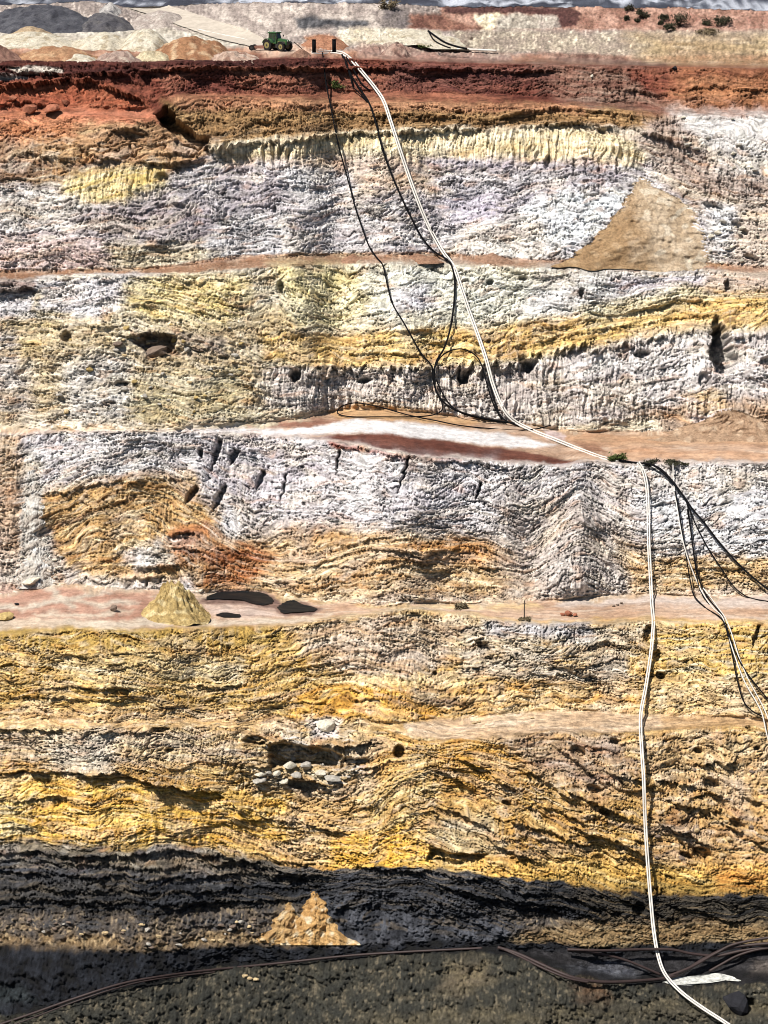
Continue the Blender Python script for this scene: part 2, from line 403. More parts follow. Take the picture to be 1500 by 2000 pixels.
paint([(595,72),(640,66),(665,76),(665,94),(600,96)], [(178,122,84), (160,108,74)], 4, .5, R=.4, mix='r')
paint([(700,86),(820,88),(900,96),(1000,100),(1000,118),(860,118),(700,112)], [(170,142,128), (150,118,104), (190,168,150)], 5, .5, R=.6, mix='r')
paint([(880,62),(1100,62),(1260,66),(1260,112),(1100,106),(900,98)], [(188,172,150), (150,134,120), (205,192,168), (130,112,100)], 5, .5, R=.7, F=.25, mix='r')
paint([(1230,66),(1505,62),(1505,130),(1260,122)], [(180,156,116), (160,134,98), (200,178,144)], 16, 1.2, S=.35, R=.6)
paint([(1040,100),(1200,112),(1300,124),(1300,130),(1100,122)], [(120,88,78), (150,120,104)], 4, .5, mix='r')
paint([(860,13),(1505,16),(1505,60),(860,60)], [(166,122,102), (182,142,122), (146,102,86)], 3, .5, R=.5, mix='r')
paint([(866,13),(1095,14),(1135,22),(1130,52),(1090,56),(1088,29),(980,28),(870,27)], [(100,66,60), (84,54,50)], 2, .5, R=.3, mix='r')
paint([(800,28),(868,28),(940,60),(900,62),(800,58)], [(126,84,70), (150,106,86), (104,68,58)], 4, .5, R=.6, mix='r')
paint([(924,30),(975,28),(985,34),(960,62),(942,60)], [(226,208,172), (236,222,192)], 3, .5, F=.5, mix='r')
paint([(968,36),(1010,28),(1060,36),(1066,58),(970,62)], [(168,156,140), (190,180,164)], 4, .5, R=.4, mix='r')
paint([(1040,30),(1086,29),(1098,58),(1060,60)], [(206,192,176), (150,136,126)], 3, .5, F=.6, mix='r')

ROAD = [(248,17),(300,16),(345,18),(420,42),(480,60),(512,76),(530,92),(500,93),(470,88),(420,76),(385,64),(340,48),(290,30)]
paint(ROAD, [(226,212,192), (214,198,176)], 4, .2, S=0, R=0, K=0, F=0, mix='r')

# --- red clay
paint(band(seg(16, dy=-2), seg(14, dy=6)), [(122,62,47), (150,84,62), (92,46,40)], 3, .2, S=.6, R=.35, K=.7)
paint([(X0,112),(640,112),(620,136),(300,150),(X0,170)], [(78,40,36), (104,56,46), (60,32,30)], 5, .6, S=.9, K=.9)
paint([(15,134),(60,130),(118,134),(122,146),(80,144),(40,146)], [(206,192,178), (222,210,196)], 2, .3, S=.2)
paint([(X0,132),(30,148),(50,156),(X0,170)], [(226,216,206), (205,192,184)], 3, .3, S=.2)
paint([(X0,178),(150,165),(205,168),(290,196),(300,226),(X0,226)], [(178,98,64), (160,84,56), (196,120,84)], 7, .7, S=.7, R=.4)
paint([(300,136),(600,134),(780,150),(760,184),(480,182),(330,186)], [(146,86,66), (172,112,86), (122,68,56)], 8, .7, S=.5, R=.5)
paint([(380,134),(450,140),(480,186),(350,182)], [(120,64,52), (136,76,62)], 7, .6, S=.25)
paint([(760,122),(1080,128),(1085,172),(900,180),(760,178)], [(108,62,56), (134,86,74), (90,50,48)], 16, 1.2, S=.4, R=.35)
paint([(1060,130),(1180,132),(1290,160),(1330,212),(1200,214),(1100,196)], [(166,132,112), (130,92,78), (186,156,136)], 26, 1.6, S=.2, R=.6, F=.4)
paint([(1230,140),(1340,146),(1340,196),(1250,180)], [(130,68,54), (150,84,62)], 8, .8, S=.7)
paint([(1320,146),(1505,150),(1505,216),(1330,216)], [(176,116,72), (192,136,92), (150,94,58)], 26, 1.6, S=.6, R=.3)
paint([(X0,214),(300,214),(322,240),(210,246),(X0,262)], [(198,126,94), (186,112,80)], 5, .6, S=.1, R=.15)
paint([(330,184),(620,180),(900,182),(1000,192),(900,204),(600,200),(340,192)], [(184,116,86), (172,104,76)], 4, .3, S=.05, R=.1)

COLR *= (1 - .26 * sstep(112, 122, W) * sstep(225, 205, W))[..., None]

# --- brown and olive rock below the red
paint([(X0,252),(190,240),(330,240),(420,285),(430,340),(250,345),(X0,345)], [(182,142,102), (152,114,78), (200,168,124), (130,94,62)], 9, .8, S=1.0, R=.4, K=.8)
paint([(X0,226),(150,232),(120,275),(X0,300)], [(194,128,88), (176,112,70)], 12, 1, S=.5, R=.4)
paint([(318,196),(600,198),(900,204),(1200,212),(1320,232),(1380,300),(1250,262),(900,252),(600,268),(400,292),(360,262)], [(158,122,78), (126,94,58), (184,148,100), (110,82,50)], 7, .8, S=1.2, R=.5, K=.9)
paint([(340,188),(640,194),(900,202),(1150,208),(1140,222),(640,216),(360,214)], [(168,118,84), (186,136,98), (150,100,70)], 6, .7, S=.7)
paint([(X0,300),(60,292),(150,320),(150,372),(80,372),(X0,350)], [(158,124,96), (124,96,74), (182,156,124)], 10, 1, S=.8, R=.6, K=.8)

# --- white, lilac and yellow face
paint([(X0,352),(160,362),(330,350),(420,296),(600,270),(900,254),(1200,252),(1330,268),(1505,262),(1505,540),(X0,545)],
      [(204,196,196), (182,170,176), (226,220,214), (168,154,160)], 8, .8, S=.75, R=.35, K=.9)
paint([(410,290),(600,266),(760,258),(1100,250),(1260,258),(1320,280),(1240,322),(900,322),(700,316),(440,318)], [(218,198,152), (236,222,188), (200,170,116)], 8, .7, S=.15, F=1.0, K=.4)
paint([(440,308),(700,306),(1200,312),(1200,330),(900,332),(440,332)], [(206,178,156), (192,166,150)], 8, .9, S=.6, F=.4, op=.8)
paint([(128,352),(200,330),(320,326),(334,362),(250,398),(160,402),(110,392)], [(206,182,104), (228,210,158), (190,160,84)], 9, .8, S=.25, F=.8, K=.5)
paint([(X0,372),(110,372),(190,400),(170,440),(X0,460)], [(212,204,194), (186,176,168), (226,220,212)], 12, .8, S=.6, R=.5)
paint([(150,420),(260,392),(400,385),(430,470),(330,488),(180,470)], [(158,136,140), (182,166,168), (136,112,120)], 16, 1, S=.8, R=.4)
paint([(330,385),(440,400),(420,450),(340,420)], [(168,154,170), (190,180,186)], 12, 1, S=1.0)
paint([(X0,455),(150,462),(240,500),(180,536),(X0,532)], [(204,180,174), (186,160,154), (218,200,192)], 12, 1, S=.6, R=.3, F=.3)
paint([(210,482),(400,474),(470,505),(330,530),(230,528)], [(206,192,162), (190,172,140), (216,208,186)], 10, 1, S=.5)
paint([(420,420),(640,470),(640,504),(460,506),(400,480)], [(206,202,204), (186,180,184)], 14, 1, S=.4, R=.5)
paint([(500,318),(620,326),(610,370),(520,364)], [(226,224,226), (206,202,206)], 12, 1, S=.5)
paint([(430,340),(540,330),(560,400),(460,410)], [(190,176,184), (172,156,166)], 14, 1, S=.7)
paint([(680,330),(820,338),(860,380),(700,372)], [(204,184,156), (190,164,140), (176,154,150)], 12, 1, S=.8)
paint([(820,312),(1000,316),(1190,322),(1190,336),(1000,334),(840,330)], [(166,150,168), (186,174,186), (148,130,152)], 6, .8, S=.6)
paint([(860,352),(1100,352),(1200,330),(1240,338),(1190,362),(1050,392),(950,428),(820,420),(900,382)], [(176,164,178), (194,186,194), (158,144,162)], 10, .9, S=.6)
paint([(860,390),(960,385),(1000,440),(880,430)], [(180,166,190), (196,186,204)], 14, 1, S=.5)
paint([(1010,400),(1100,372),(1215,372),(1230,392),(1180,440),(1110,486),(1040,490)], [(222,228,232), (208,212,220), (234,236,236)], 8, .8, S=.4, R=.4)
paint([(900,440),(1060,420),(1090,490),(1040,512),(860,506)], [(216,208,198), (196,186,178), (226,222,214)], 12, 1, S=.4, R=.55)
paint([(1225,262),(1330,250),(1505,330),(1505,540),(1380,530),(1390,440),(1300,360)], [(192,176,164), (172,156,146), (212,202,192)], 10, .8, S=.2, R=.5, F=.3)
paint([(1260,236),(1330,222),(1400,330),(1505,370),(1505,400),(1390,380),(1300,320)], [(170,148,134), (150,128,116), (190,172,158)], 8, .8, S=.1, R=.4, F=.6)
paint([(1310,220),(1505,222),(1505,362),(1440,340),(1370,290)], [(206,202,196), (188,183,180), (218,215,210)], 14, 1.3, S=.6, R=.7)
paint([(1380,400),(1450,410),(1440,500),(1392,510)], [(204,202,206), (226,224,222), (168,162,166)], 10, 1, S=.8, R=.8)
paint([(1440,400),(1505,384),(1505,500),(1430,520)], [(206,190,174), (194,176,160)], 10, .8, S=.15, R=.3)

# --- narrow ledge with brown talus
paint(band(seg(13, dy=-5), seg(12, dy=1)), [(176,136,106), (160,116,86), (192,158,130)], 2, .4, S=.0, R=.25, mix='r')
paint([(70,541),(160,535),(320,534),(330,542),(160,548),(80,550)], [(226,218,214), (214,206,204)], 3, .4)

# --- second face: white and yellow layers
paint(band(seg(12, dy=1), seg(11, dy=0)), [(212,202,176), (194,178,148), (224,218,202), (180,162,130)], 4, .3, S=.8, R=.35, K=.9)
paint([(X0,548),(60,548),(70,620),(X0,640)], [(206,200,202), (188,180,184)], 6, .6, S=.4, R=.5)
paint([(X0,546),(76,546),(74,572),(X0,566)], [(150,130,122), (120,102,98)], 4, .5, S=.8)
paint([(72,548),(245,542),(250,596),(180,622),(80,604)], [(222,216,220), (206,198,204), (232,228,228)], 7, .7, S=.5, R=.3)
paint([(246,560),(300,545),(480,540),(500,596),(440,640),(300,632),(240,596)], [(220,198,128), (234,216,162), (196,164,92), (172,138,80)], 10, .8, S=1.0, K=.8)
paint([(540,520),(700,518),(720,600),(640,650),(560,640)], [(222,206,146), (232,220,176), (200,176,112)], 16, 1, S=.7)
paint([(700,520),(1060,524),(1080,580),(900,640),(740,620)], [(216,214,196), (226,226,214), (196,190,164)], 14, 1, S=.6, K=.7)
paint([(500,600),(560,600),(620,690),(520,690),(480,640)], [(196,176,134), (180,158,118)], 14, 1, S=.5, R=.4)
paint([(760,560),(840,556),(850,600),(780,610)], [(220,214,222), (204,196,206)], 10, 1, S=.4)
paint([(1060,524),(1240,530),(1300,590),(1080,620),(1000,610)], [(208,206,204), (190,186,184), (220,220,214)], 14, 1, S=.7, K=.8)
paint([(1190,538),(1390,534),(1440,552),(1300,585),(1200,576)], [(188,176,188), (206,200,206), (164,148,168)], 8, .8, S=.9)
paint([(1380,535),(1505,540),(1505,580),(1380,580)], [(196,176,160), (176,156,140)], 8, .8, S=.9)
YB = [(505,650),(650,650),(800,640),(960,640),(1100,622),(1250,596),(1400,575),(1505,560),(1505,618),(1380,640),(1250,662),(1100,690),(1000,704),(870,716),(640,718),(520,700)]
paint(YB, [(222,188,112), (198,158,88), (234,210,152), (172,134,80)], 8, .7, S=1.0, R=.1, K=.7)
paint([(1130,600),(1350,560),(1390,585),(1150,640)], [(214,204,164), (200,184,136)], 10, .8, S=.9, op=.8)
paint([(480,716),(870,722),(1050,704),(1200,676),(1380,650),(1505,632),(1505,790),(1280,812),(1080,838),(940,826),(760,798),(600,808),(480,790)],
      [(200,190,182), (178,166,160), (216,208,198), (188,170,150)], 6, .7, S=.55, F=1.0, K=.8)
paint([(1100,690),(1380,655),(1505,640),(1505,770),(1300,790),(1120,760)], [(208,202,200), (186,178,176), (222,218,212)], 10, .9, S=1.0, F=.5, K=1.0)
paint([(1260,806),(1400,780),(1505,770),(1505,852),(1300,852)], [(180,150,122), (164,132,102), (196,172,146)], 10, .8, S=.2, R=.5)
paint([(1320,770),(1400,762),(1430,810),(1360,830)], [(216,200,196), (200,168,120), (208,188,196)], 8, .8, S=.7)
# rubble slope on the left
paint([(X0,618),(180,628),(330,640),(470,640),(510,700),(520,800),(430,832),(X0,838)], [(196,178,144), (172,150,112), (216,206,182), (186,164,120)], 14, 1, S=.35, R=1.0, K=.6)
paint([(X0,640),(50,640),(40,720),(60,820),(X0,830)], [(196,186,178), (180,160,138)], 14, 1, R=.8)
paint([(120,700),(230,690),(270,760),(240,830),(130,830)], [(206,204,202), (190,186,180)], 16, 1, R=.9, op=.8)
paint([(256,742),(470,722),(480,818),(260,826)], [(196,182,142), (180,162,120), (212,202,168)], 14, 1, R=.6)
paint([(30,640),(120,630),(130,690),(40,690)], [(188,160,104), (204,184,136)], 12, 1, R=.8)
paint([(256,664),(290,650),(345,655),(345,690),(290,698)], [(112,98,90), (90,78,74)], 4, .5, S=.7)
paint([(345,652),(440,664),(440,700),(360,690)], [(140,124,112), (170,154,136), (110,96,90)], 8, .8, R=1.1)

# --- wide bench
paint(band(seg(11, dy=-3), seg(10, dy=0)), [(194,160,132), (180,144,116), (206,180,156)], 4, .45, S=0, R=.12, F=0, K=.05)
paint([(X0,826),(420,824),(560,826),(480,846),(300,840),(X0,852)], [(204,188,160), (190,170,140), (216,206,190)], 5, .8, R=.3, mix='r')
paint([(640,806),(700,784),(780,790),(860,806),(960,826),(900,832),(780,818),(660,822)], [(202,160,112), (190,146,100)], 4, .4)
paint([(240,838),(560,842),(640,828),(700,818),(800,822),(900,836),(1000,852),(1090,872),(1000,876),(900,862),(800,852),(700,846),(560,852),(440,850)], [(236,232,230), (224,218,216)], 3, .35)
paint([(480,828),(620,822),(660,822),(600,836),(480,838)], [(150,104,84), (170,124,100)], 3, .4)
paint([(590,860),(660,850),(760,848),(860,858),(960,874),(1060,890),(1140,905),(1100,914),(950,904),(850,893),(740,876),(650,862)], [(104,58,45), (118,70,55), (90,50,40)], 2, .25)
paint([(1110,848),(1160,856),(1190,884),(1150,884),(1122,866)], [(142,102,78), (156,114,88)], 3, .4)
paint([(1040,838),(1200,850),(1505,852),(1505,868),(1200,872),(1080,858)], [(200,160,122), (186,142,106)], 5, .5)
paint([(1200,872),(1360,886),(1505,886),(1505,906),(1200,900)], [(196,148,110), (208,168,134)], 5, .5)
paint([(1060,838),(1110,844),(1105,862),(1070,858)], [(214,190,184), (204,178,170)], 3, .4)

# --- third face
paint(band(seg(10, dy=1), seg(9, dy=0)), [(208,203,203), (188,176,180), (226,223,222), (200,190,184)], 4, .3, S=.7, R=.25, K=1.0)
paint([(640,864),(750,880),(900,896),(900,906),(760,892),(650,876)], [(156,74,48), (140,64,44)], 4, .6)
paint([(380,850),(560,858),(640,870),(640,1000),(520,1010),(400,980)], [(196,184,194), (212,206,210), (178,164,174)], 18, 1, S=.6, F=.3)
paint([(700,890),(960,912),(1000,1020),(800,1040),(640,1020)], [(200,190,196), (214,210,212), (182,170,178)], 22, 1, S=.6)
paint([(70,960),(180,938),(300,922),(380,930),(420,1010),(430,1110),(330,1140),(140,1130),(80,1040)], [(204,166,106), (170,128,74), (218,196,152), (150,110,64)], 12, 1, S=1.0, R=.3, K=.7)
paint([(330,1030),(400,1020),(440,1060),(400,1110),(330,1110)], [(150,86,48), (180,120,70), (206,200,194), (120,80,56)], 8, .9, S=1.3)
paint([(235,1085),(320,1050),(340,1100),(260,1120)], [(210,204,198), (188,180,172)], 8, .9, R=.8)
paint([(400,1060),(560,1035),(800,1030),(980,1058),(1060,1090),(1090,1178),(380,1180)], [(204,174,130), (178,138,88), (222,202,168), (160,120,76)], 14, 1, S=1.1, R=.3, K=.8)
paint([(400,1078),(480,1060),(540,1090),(470,1150),(410,1140)], [(190,118,62), (168,100,54), (204,150,96)], 12, 1, S=.7)
paint([(760,1064),(880,1050),(960,1066),(1000,1100),(860,1096)], [(190,130,66), (206,156,92), (168,112,58)], 10, 1, S=1.2)
paint([(980,1000),(1100,960),(1240,1000),(1270,1150),(1000,1170)], [(196,184,174), (178,164,156), (212,202,192)], 34, 1.3, S=.9, F=.2)
paint([(1060,1176),(1100,1080),(1130,1000),(1160,1080),(1240,1176)], [(194,184,176), (172,160,154), (208,200,192)], 22, 1.2, S=.25, F=.6, R=.3)
paint([(1200,1050),(1300,1090),(1300,1164),(1230,1164)], [(200,168,122), (182,146,100), (212,190,156)], 12, 1, S=1.0)
paint([(1290,1080),(1505,1060),(1505,1164),(1290,1164)], [(206,176,128), (186,150,98), (214,196,160)], 12, 1, S=1.0)
paint([(1240,912),(1505,910),(1505,960),(1260,960)], [(206,200,194), (194,186,180)], 8, .7, S=.1, F=.4, R=.2)
paint([(1240,965),(1505,965),(1505,1070),(1280,1080)], [(206,206,210), (190,188,194), (224,224,224)], 12, 1, S=.9)
paint([(X0,840),(40,850),(48,1000),(40,1160),(X0,1160)], [(180,150,124), (196,170,144), (160,128,102)], 10, .9, S=.1, R=.6, F=.4)
paint([(42,880),(80,900),(74,1000),(110,1130),(40,1140)], [(206,202,194), (188,178,166)], 8, .8, S=.2, R=.7)
paint([(X0,1090),(120,1090),(130,1150),(X0,1160)], [(200,186,172), (180,160,142)], 10, .9, R=.8, S=.2)

# --- middle bench
paint(band(seg(9, dy=-3), seg(8, dy=1)), [(200,170,146), (186,152,126), (212,190,170)], 4, .45, S=0, R=.1, F=0, K=.05)
paint([(X0,1158),(150,1150),(290,1162),(290,1210),(120,1222),(X0,1214)], [(176,134,114), (190,150,130)], 6, .7)
for pts in ([(X0,1185),(60,1182),(150,1166),(200,1152),(215,1158),(160,1172),(70,1192),(X0,1194)], [(120,1166),(190,1180),(250,1172),(270,1178),(200,1190),(130,1176)], [(X0,1214),(150,1210),(300,1204),(400,1206),(400,1218),(150,1226),(X0,1232)],
            [(90,1150),(130,1170),(150,1190),(140,1194),(110,1174),(84,1156)], [(400,1212),(560,1205),(650,1196),(650,1204),(560,1216),(400,1222)], [(60,1200),(180,1198),(260,1188),(262,1192),(180,1206),(70,1208)]):
    paint(pts, [(214,198,178), (204,184,162)], 3, .6)
for pts in ([(386,1180),(405,1162),(440,1154),(500,1154),(545,1168),(560,1172),(600,1174),(632,1188),(610,1199),(560,1199),(530,1190),(470,1184),(420,1184)],): paint(pts, [(140,110,96), (120,94,84)], 3, .3)
paint([(395,1184),(470,1182),(530,1190),(560,1200),(480,1206),(410,1200)], [(214,192,178), (190,164,148), (150,128,120)], 4, .5)
paint([(800,1190),(900,1180),(1050,1176),(1060,1186),(900,1192)], [(226,200,160), (214,184,140)], 4, .5)
paint([(820,1198),(1000,1204),(1280,1210),(1505,1206),(1505,1222),(1280,1222),(1000,1216)], [(216,176,118), (204,160,102)], 3, .4)
paint([(1080,1166),(1505,1166),(1505,1190),(1280,1186),(1100,1184)], [(212,194,180), (200,180,166)], 5, .5)

for bi, xa, xb, cols in ((11, X0, 640, [(206,190,160), (190,170,138), (216,206,188)]), (11, 1040, X1, [(186,152,120), (168,134,104), (204,180,152)]), (9, X0, 420, [(200,178,152), (182,152,124), (214,200,182)]), (9, 540, 800, [(206,178,136), (186,150,104), (218,200,164)]), (9, 840, X1, [(204,182,156), (190,160,128), (216,200,178)])):
    tp_ = seg(bi, xa, xb, -4, 14); bt_ = [(x, y + 7 + 5 * math.sin(x * .031 + bi) + 5 * math.sin(x * .083 + 2 * bi)) for x, y in tp_]
    paint(band(tp_, bt_), cols, 2.5, .5, R=.95, mix='r')
for bi in (8, 10):
    tp_ = seg(bi, X0, X1, -2, 14); tp_ = [(x, y - 1.5 - 2.5 * max(0, math.sin(x * .047 + bi)) - 2.5 * max(0, math.sin(x * .11 + bi))) for x, y in tp_]
    paint(band(tp_, seg(bi, X0, X1, 3, 14)), [(196,172,134), (180,152,112), (210,190,156)] if bi == 8 else [(200,190,182), (184,166,156)], 2, .4, R=.8, op=.7)

# --- fourth face, upper part
paint(band(seg(8, dy=1), seg(7, dy=0)), [(206,172,108), (180,144,80), (222,198,144), (190,152,92)], 4, .3, S=1.0, R=.3, K=.8)
paint([(X0,1234),(560,1226),(545,1258),(300,1264),(X0,1268)], [(186,156,90), (172,140,76)], 4, .5, S=.15, R=.45)
paint([(100,1280),(250,1275),(400,1290),(480,1280),(480,1330),(250,1330),(100,1320)], [(210,190,148), (192,164,112), (220,206,176)], 10, 1, S=1.0)
paint([(560,1224),(640,1210),(760,1200),(900,1210),(880,1300),(800,1340),(690,1330),(600,1280)], [(196,176,154), (178,150,120), (206,192,176)], 12, 1, S=.8, R=.2, F=.3)
paint([(880,1210),(1260,1220),(1250,1330),(1100,1350),(900,1320)], [(196,182,160), (178,158,132), (210,200,184), (196,164,110)], 12, 1, S=1.0, R=.5, K=1.0)
paint([(940,1212),(1150,1216),(1150,1244),(950,1240)], [(190,184,186), (174,166,168)], 8, .8, S=.7)
paint([(1280,1222),(1505,1220),(1505,1290),(1400,1330),(1290,1300)], [(206,174,104), (186,152,84), (206,196,172)], 12, 1, S=1.0, R=.4)
paint([(560,1350),(700,1335),(850,1345),(900,1380),(850,1412),(780,1418),(560,1412)], [(210,164,80), (182,134,62), (224,186,108)], 8, .8, S=1.1, K=.7)
paint([(600,1330),(760,1326),(950,1330),(900,1346),(700,1342)], [(228,202,150), (216,186,130)], 5, .7, S=.2)
paint([(780,1346),(860,1338),(940,1380),(860,1392)], [(170,138,100), (190,160,110), (140,108,80)], 8, .8, S=1.2)
paint([(920,1350),(1250,1330),(1250,1395),(940,1396)], [(206,176,128), (196,152,90), (212,190,152)], 10, 1, S=.6, R=.3)
paint([(1260,1330),(1505,1300),(1505,1400),(1260,1396)], [(208,180,134), (196,166,118), (216,196,156)], 12, 1, S=.4, R=.4)
paint([(X0,1382),(500,1384),(560,1412),(X0,1414)], [(210,176,126), (196,158,106), (218,192,152)], 6, .7, S=.3, R=.3)

# --- lower bench
paint(band(seg(7, dy=-1), seg(6, dy=0)), [(218,190,158), (208,176,142), (228,206,180)], 4, .45, S=0, R=.1, F=0, K=.05)
paint([(X0,1404),(790,1408),(790,1426),(X0,1426)], [(206,172,122), (190,154,104)], 4, .5, R=.4, S=.3)
paint([(1290,1396),(1505,1396),(1505,1424),(1290,1424)], [(206,174,136), (194,158,116)], 6, .6, R=.3)

# --- fourth face, lower part
paint(band(seg(6, dy=1), seg(5, dy=0)), [(198,160,96), (174,134,78), (214,186,130), (150,116,74)], 4, .3, S=1.1, R=.4, K=.9)
paint([(X0,1424),(470,1424),(470,1490),(X0,1510)], [(198,172,132), (184,164,140), (212,192,154)], 10, .9, S=.4, R=.5, F=.3)
paint([(90,1440),(220,1430),(220,1510),(100,1510)], [(190,176,158), (206,196,178)], 12, 1, F=.4)
paint([(470,1420),(720,1410),(730,1560),(600,1600),(480,1560)], [(194,168,126), (166,136,96), (212,196,164), (190,186,180)], 12, 1, S=1.0, R=.7, K=.9)
paint([(600,1405),(664,1408),(660,1440),(610,1440)], [(216,206,200), (198,186,180)], 5, .6, S=.6)
paint([(X0,1525),(300,1525),(560,1560),(580,1640),(480,1665),(340,1645),(X0,1668)], [(218,178,90), (198,152,70), (232,202,134)], 10, .9, S=.8, R=.15, F=.25, K=.7)
paint([(X0,1560),(60,1560),(60,1640),(X0,1640)], [(206,190,150), (210,176,96)], 12, 1, F=.4)
paint([(560,1580),(720,1540),(740,1640),(640,1700),(580,1690)], [(204,170,116), (186,150,98), (218,192,150)], 14, 1, S=.9, R=.5)
paint([(720,1560),(800,1480),(850,1450),(850,1560),(760,1640),(700,1640)], [(200,170,112), (178,146,92), (214,192,146)], 12, 1, S=.5, F=.5, R=.3)
paint([(640,1640),(780,1610),(850,1650),(840,1684),(640,1704)], [(220,176,80), (200,152,62)], 10, .9, S=.5, R=.4)
paint([(850,1452),(1000,1450),(1060,1480),(980,1560),(870,1540)], [(198,152,74), (176,132,66), (214,180,116)], 12, 1, S=1.1)
paint([(980,1440),(1200,1436),(1250,1500),(1180,1560),(1050,1520)], [(158,130,108), (178,152,122), (130,104,88)], 12, 1, S=1.1)
paint([(840,1600),(960,1580),(1000,1680),(850,1680)], [(184,164,126), (162,138,100), (204,186,150)], 12, 1, S=1.0)
paint([(960,1560),(1260,1600),(1260,1690),(1000,1680)], [(194,154,88), (170,132,76), (208,178,122)], 12, 1, S=1.2)
paint([(1240,1430),(1505,1424),(1505,1560),(1270,1540)], [(196,166,122), (178,146,104), (208,184,144)], 12, 1, S=.8, R=.6)
paint([(1270,1540),(1505,1560),(1505,1700),(1270,1690)], [(190,154,102), (166,130,86), (206,178,130), (140,112,82)], 12, 1, S=1.2, R=.5)
paint([(860,1664),(1000,1680),(1260,1690),(1505,1680),(1505,1735),(1250,1750),(1050,1725),(940,1700),(840,1690)], [(214,176,100), (196,152,78), (222,194,134)], 8, .9, S=.5, R=.5)
paint([(1380,1690),(1505,1690),(1505,1735),(1400,1740)], [(190,132,66), (206,164,94)], 10, .9)

# --- coal, scree and pit floor
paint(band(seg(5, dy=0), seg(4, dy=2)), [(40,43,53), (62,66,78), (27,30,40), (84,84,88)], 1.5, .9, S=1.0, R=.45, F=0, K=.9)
paint([(X0,1664),(340,1644),(470,1672),(560,1704),(640,1716),(560,1728),(340,1690),(X0,1700)], [(58,58,62), (118,108,92), (40,42,48)], 8, 1, S=1.1)
paint([(300,1650),(400,1652),(440,1690),(330,1690)], [(150,126,92), (80,76,74)], 10, 1, op=.7)
paint([(X0,1720),(200,1718),(300,1740),(200,1770),(X0,1770)], [(96,92,88), (60,60,66), (130,118,100)], 12, 1, op=.7)
paint(band(seg(4, dy=-2), seg(3, dy=0)), [(140,126,112), (92,90,94), (176,156,128)], 6, 1, S=.15, R=1.1, mix='r')
paint([(X0,1822),(500,1826),(700,1830),(700,1850),(X0,1856)], [(178,148,108), (136,118,98), (196,170,130)], 9, 1.3, R=1.1, mix='r')
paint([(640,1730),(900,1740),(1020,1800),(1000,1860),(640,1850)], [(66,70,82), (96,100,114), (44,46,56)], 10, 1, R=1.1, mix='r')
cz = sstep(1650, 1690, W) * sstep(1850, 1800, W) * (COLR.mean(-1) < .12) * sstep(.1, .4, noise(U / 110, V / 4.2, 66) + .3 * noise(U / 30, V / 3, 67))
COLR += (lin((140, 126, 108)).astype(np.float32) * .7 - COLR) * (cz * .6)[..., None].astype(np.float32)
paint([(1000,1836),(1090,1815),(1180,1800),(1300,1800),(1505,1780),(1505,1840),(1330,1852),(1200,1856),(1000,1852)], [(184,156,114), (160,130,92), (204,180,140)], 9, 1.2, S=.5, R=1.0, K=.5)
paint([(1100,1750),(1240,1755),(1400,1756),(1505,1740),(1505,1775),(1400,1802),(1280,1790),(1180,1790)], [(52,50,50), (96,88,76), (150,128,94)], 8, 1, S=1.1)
paint(band(seg(3, dy=0), seg(1, dy=0)), [(24,28,40), (40,46,60), (17,19,27)], 3, .6, S=.2, R=1.0, mix='r')  # bluish black band along the wall foot and the trough
paint([(940,1856),(1100,1862),(1505,1852),(1505,1916),(1300,1924),(1150,1912),(1040,1884)], [(50,46,50), (70,66,70), (38,34,38)], 5, .6, R=.35, mix='r')
paint([(X0,1940),(40,1930),(60,1960),(X0,2000)], [(60,78,84), (80,96,100)], 10, 1, op=.6, mix='r')
paint([(1090,1894),(1200,1880),(1260,1896),(1200,1908)], [(90,94,112), (120,124,138)], 8, .8, mix='r')
paint([(1480,1880),(1505,1880),(1505,1910),(1470,1905)], [(120,110,104), (150,140,132)], 8, .8, mix='r')
paint(band(seg(1, dy=-1), [(X0,2400), (X1,2400)]), [(92,89,77), (66,66,60), (132,122,102)], 3, .5, S=.1, R=1.15, F=.1, K=.0, mix='r')
paint([(880,1890),(940,1880),(960,1920),(900,1950),(860,1940)], [(150,136,108), (124,112,92)], 12, 1, mix='r')
paint([(1120,1920),(1180,1925),(1180,1960),(1140,1950)], [(150,110,78), (120,98,78)], 12, 1, op=.7, mix='r')
paint([(700,1990),(1300,1960),(1505,1955),(1505,1975),(1300,1985),(800,2010)], [(140,128,100), (110,102,84)], 10, 1, op=.7, mix='r')

# weather stains, bleached bands and wash streaks over all of the faces
zone = .58 * sstep(235, 300, W) * sstep(1720, 1640, W) * (1 - bench)
def stain(m, col, op):
    global COLR
    COLR += (lin(col).astype(np.float32) * np.float32(.86) - COLR) * (np.clip(m, 0, 1) * zone * op)[..., None].astype(np.float32)
q1 = noise(U / 120, V / 34, 61); q2 = noise(U / 64, V / 15, 62); q3 = noise(U / 5.5 + .5 * nC, W / 95, 63); q4 = noise(U / 34, V / 7, 64)
stain(sstep(.1, .5, q1 + .35 * q4), (206, 180, 130), .38)
stain(sstep(.12, .5, -q1 + .4 * q2), (222, 218, 212), .34)
stain(sstep(.2, .6, q2 - .4 * q4), (150, 132, 122), .38)
stain(sstep(.25, .6, q4 + .3 * q1), (234, 228, 216), .42)
stain(sstep(.28, .6, -q4 - .3 * q2), (120, 100, 88), .42)
stain(sstep(.15, .55, q3) * sstep(-.2, .3, nB), (226, 214, 196), .32)
stain(sstep(.35, .6, noise(U / 46, V / 12, 65)) , (190, 130, 70), .45)

# ------------------------------------------------------------------ relief in metres
def frac(a): return a - np.floor(a)
S, R, F, K = (REL[k] for k in 'SRFK')
R = np.where((W < 112) & (R > .2), np.maximum(R, 1.0 + .3 * nB), R)

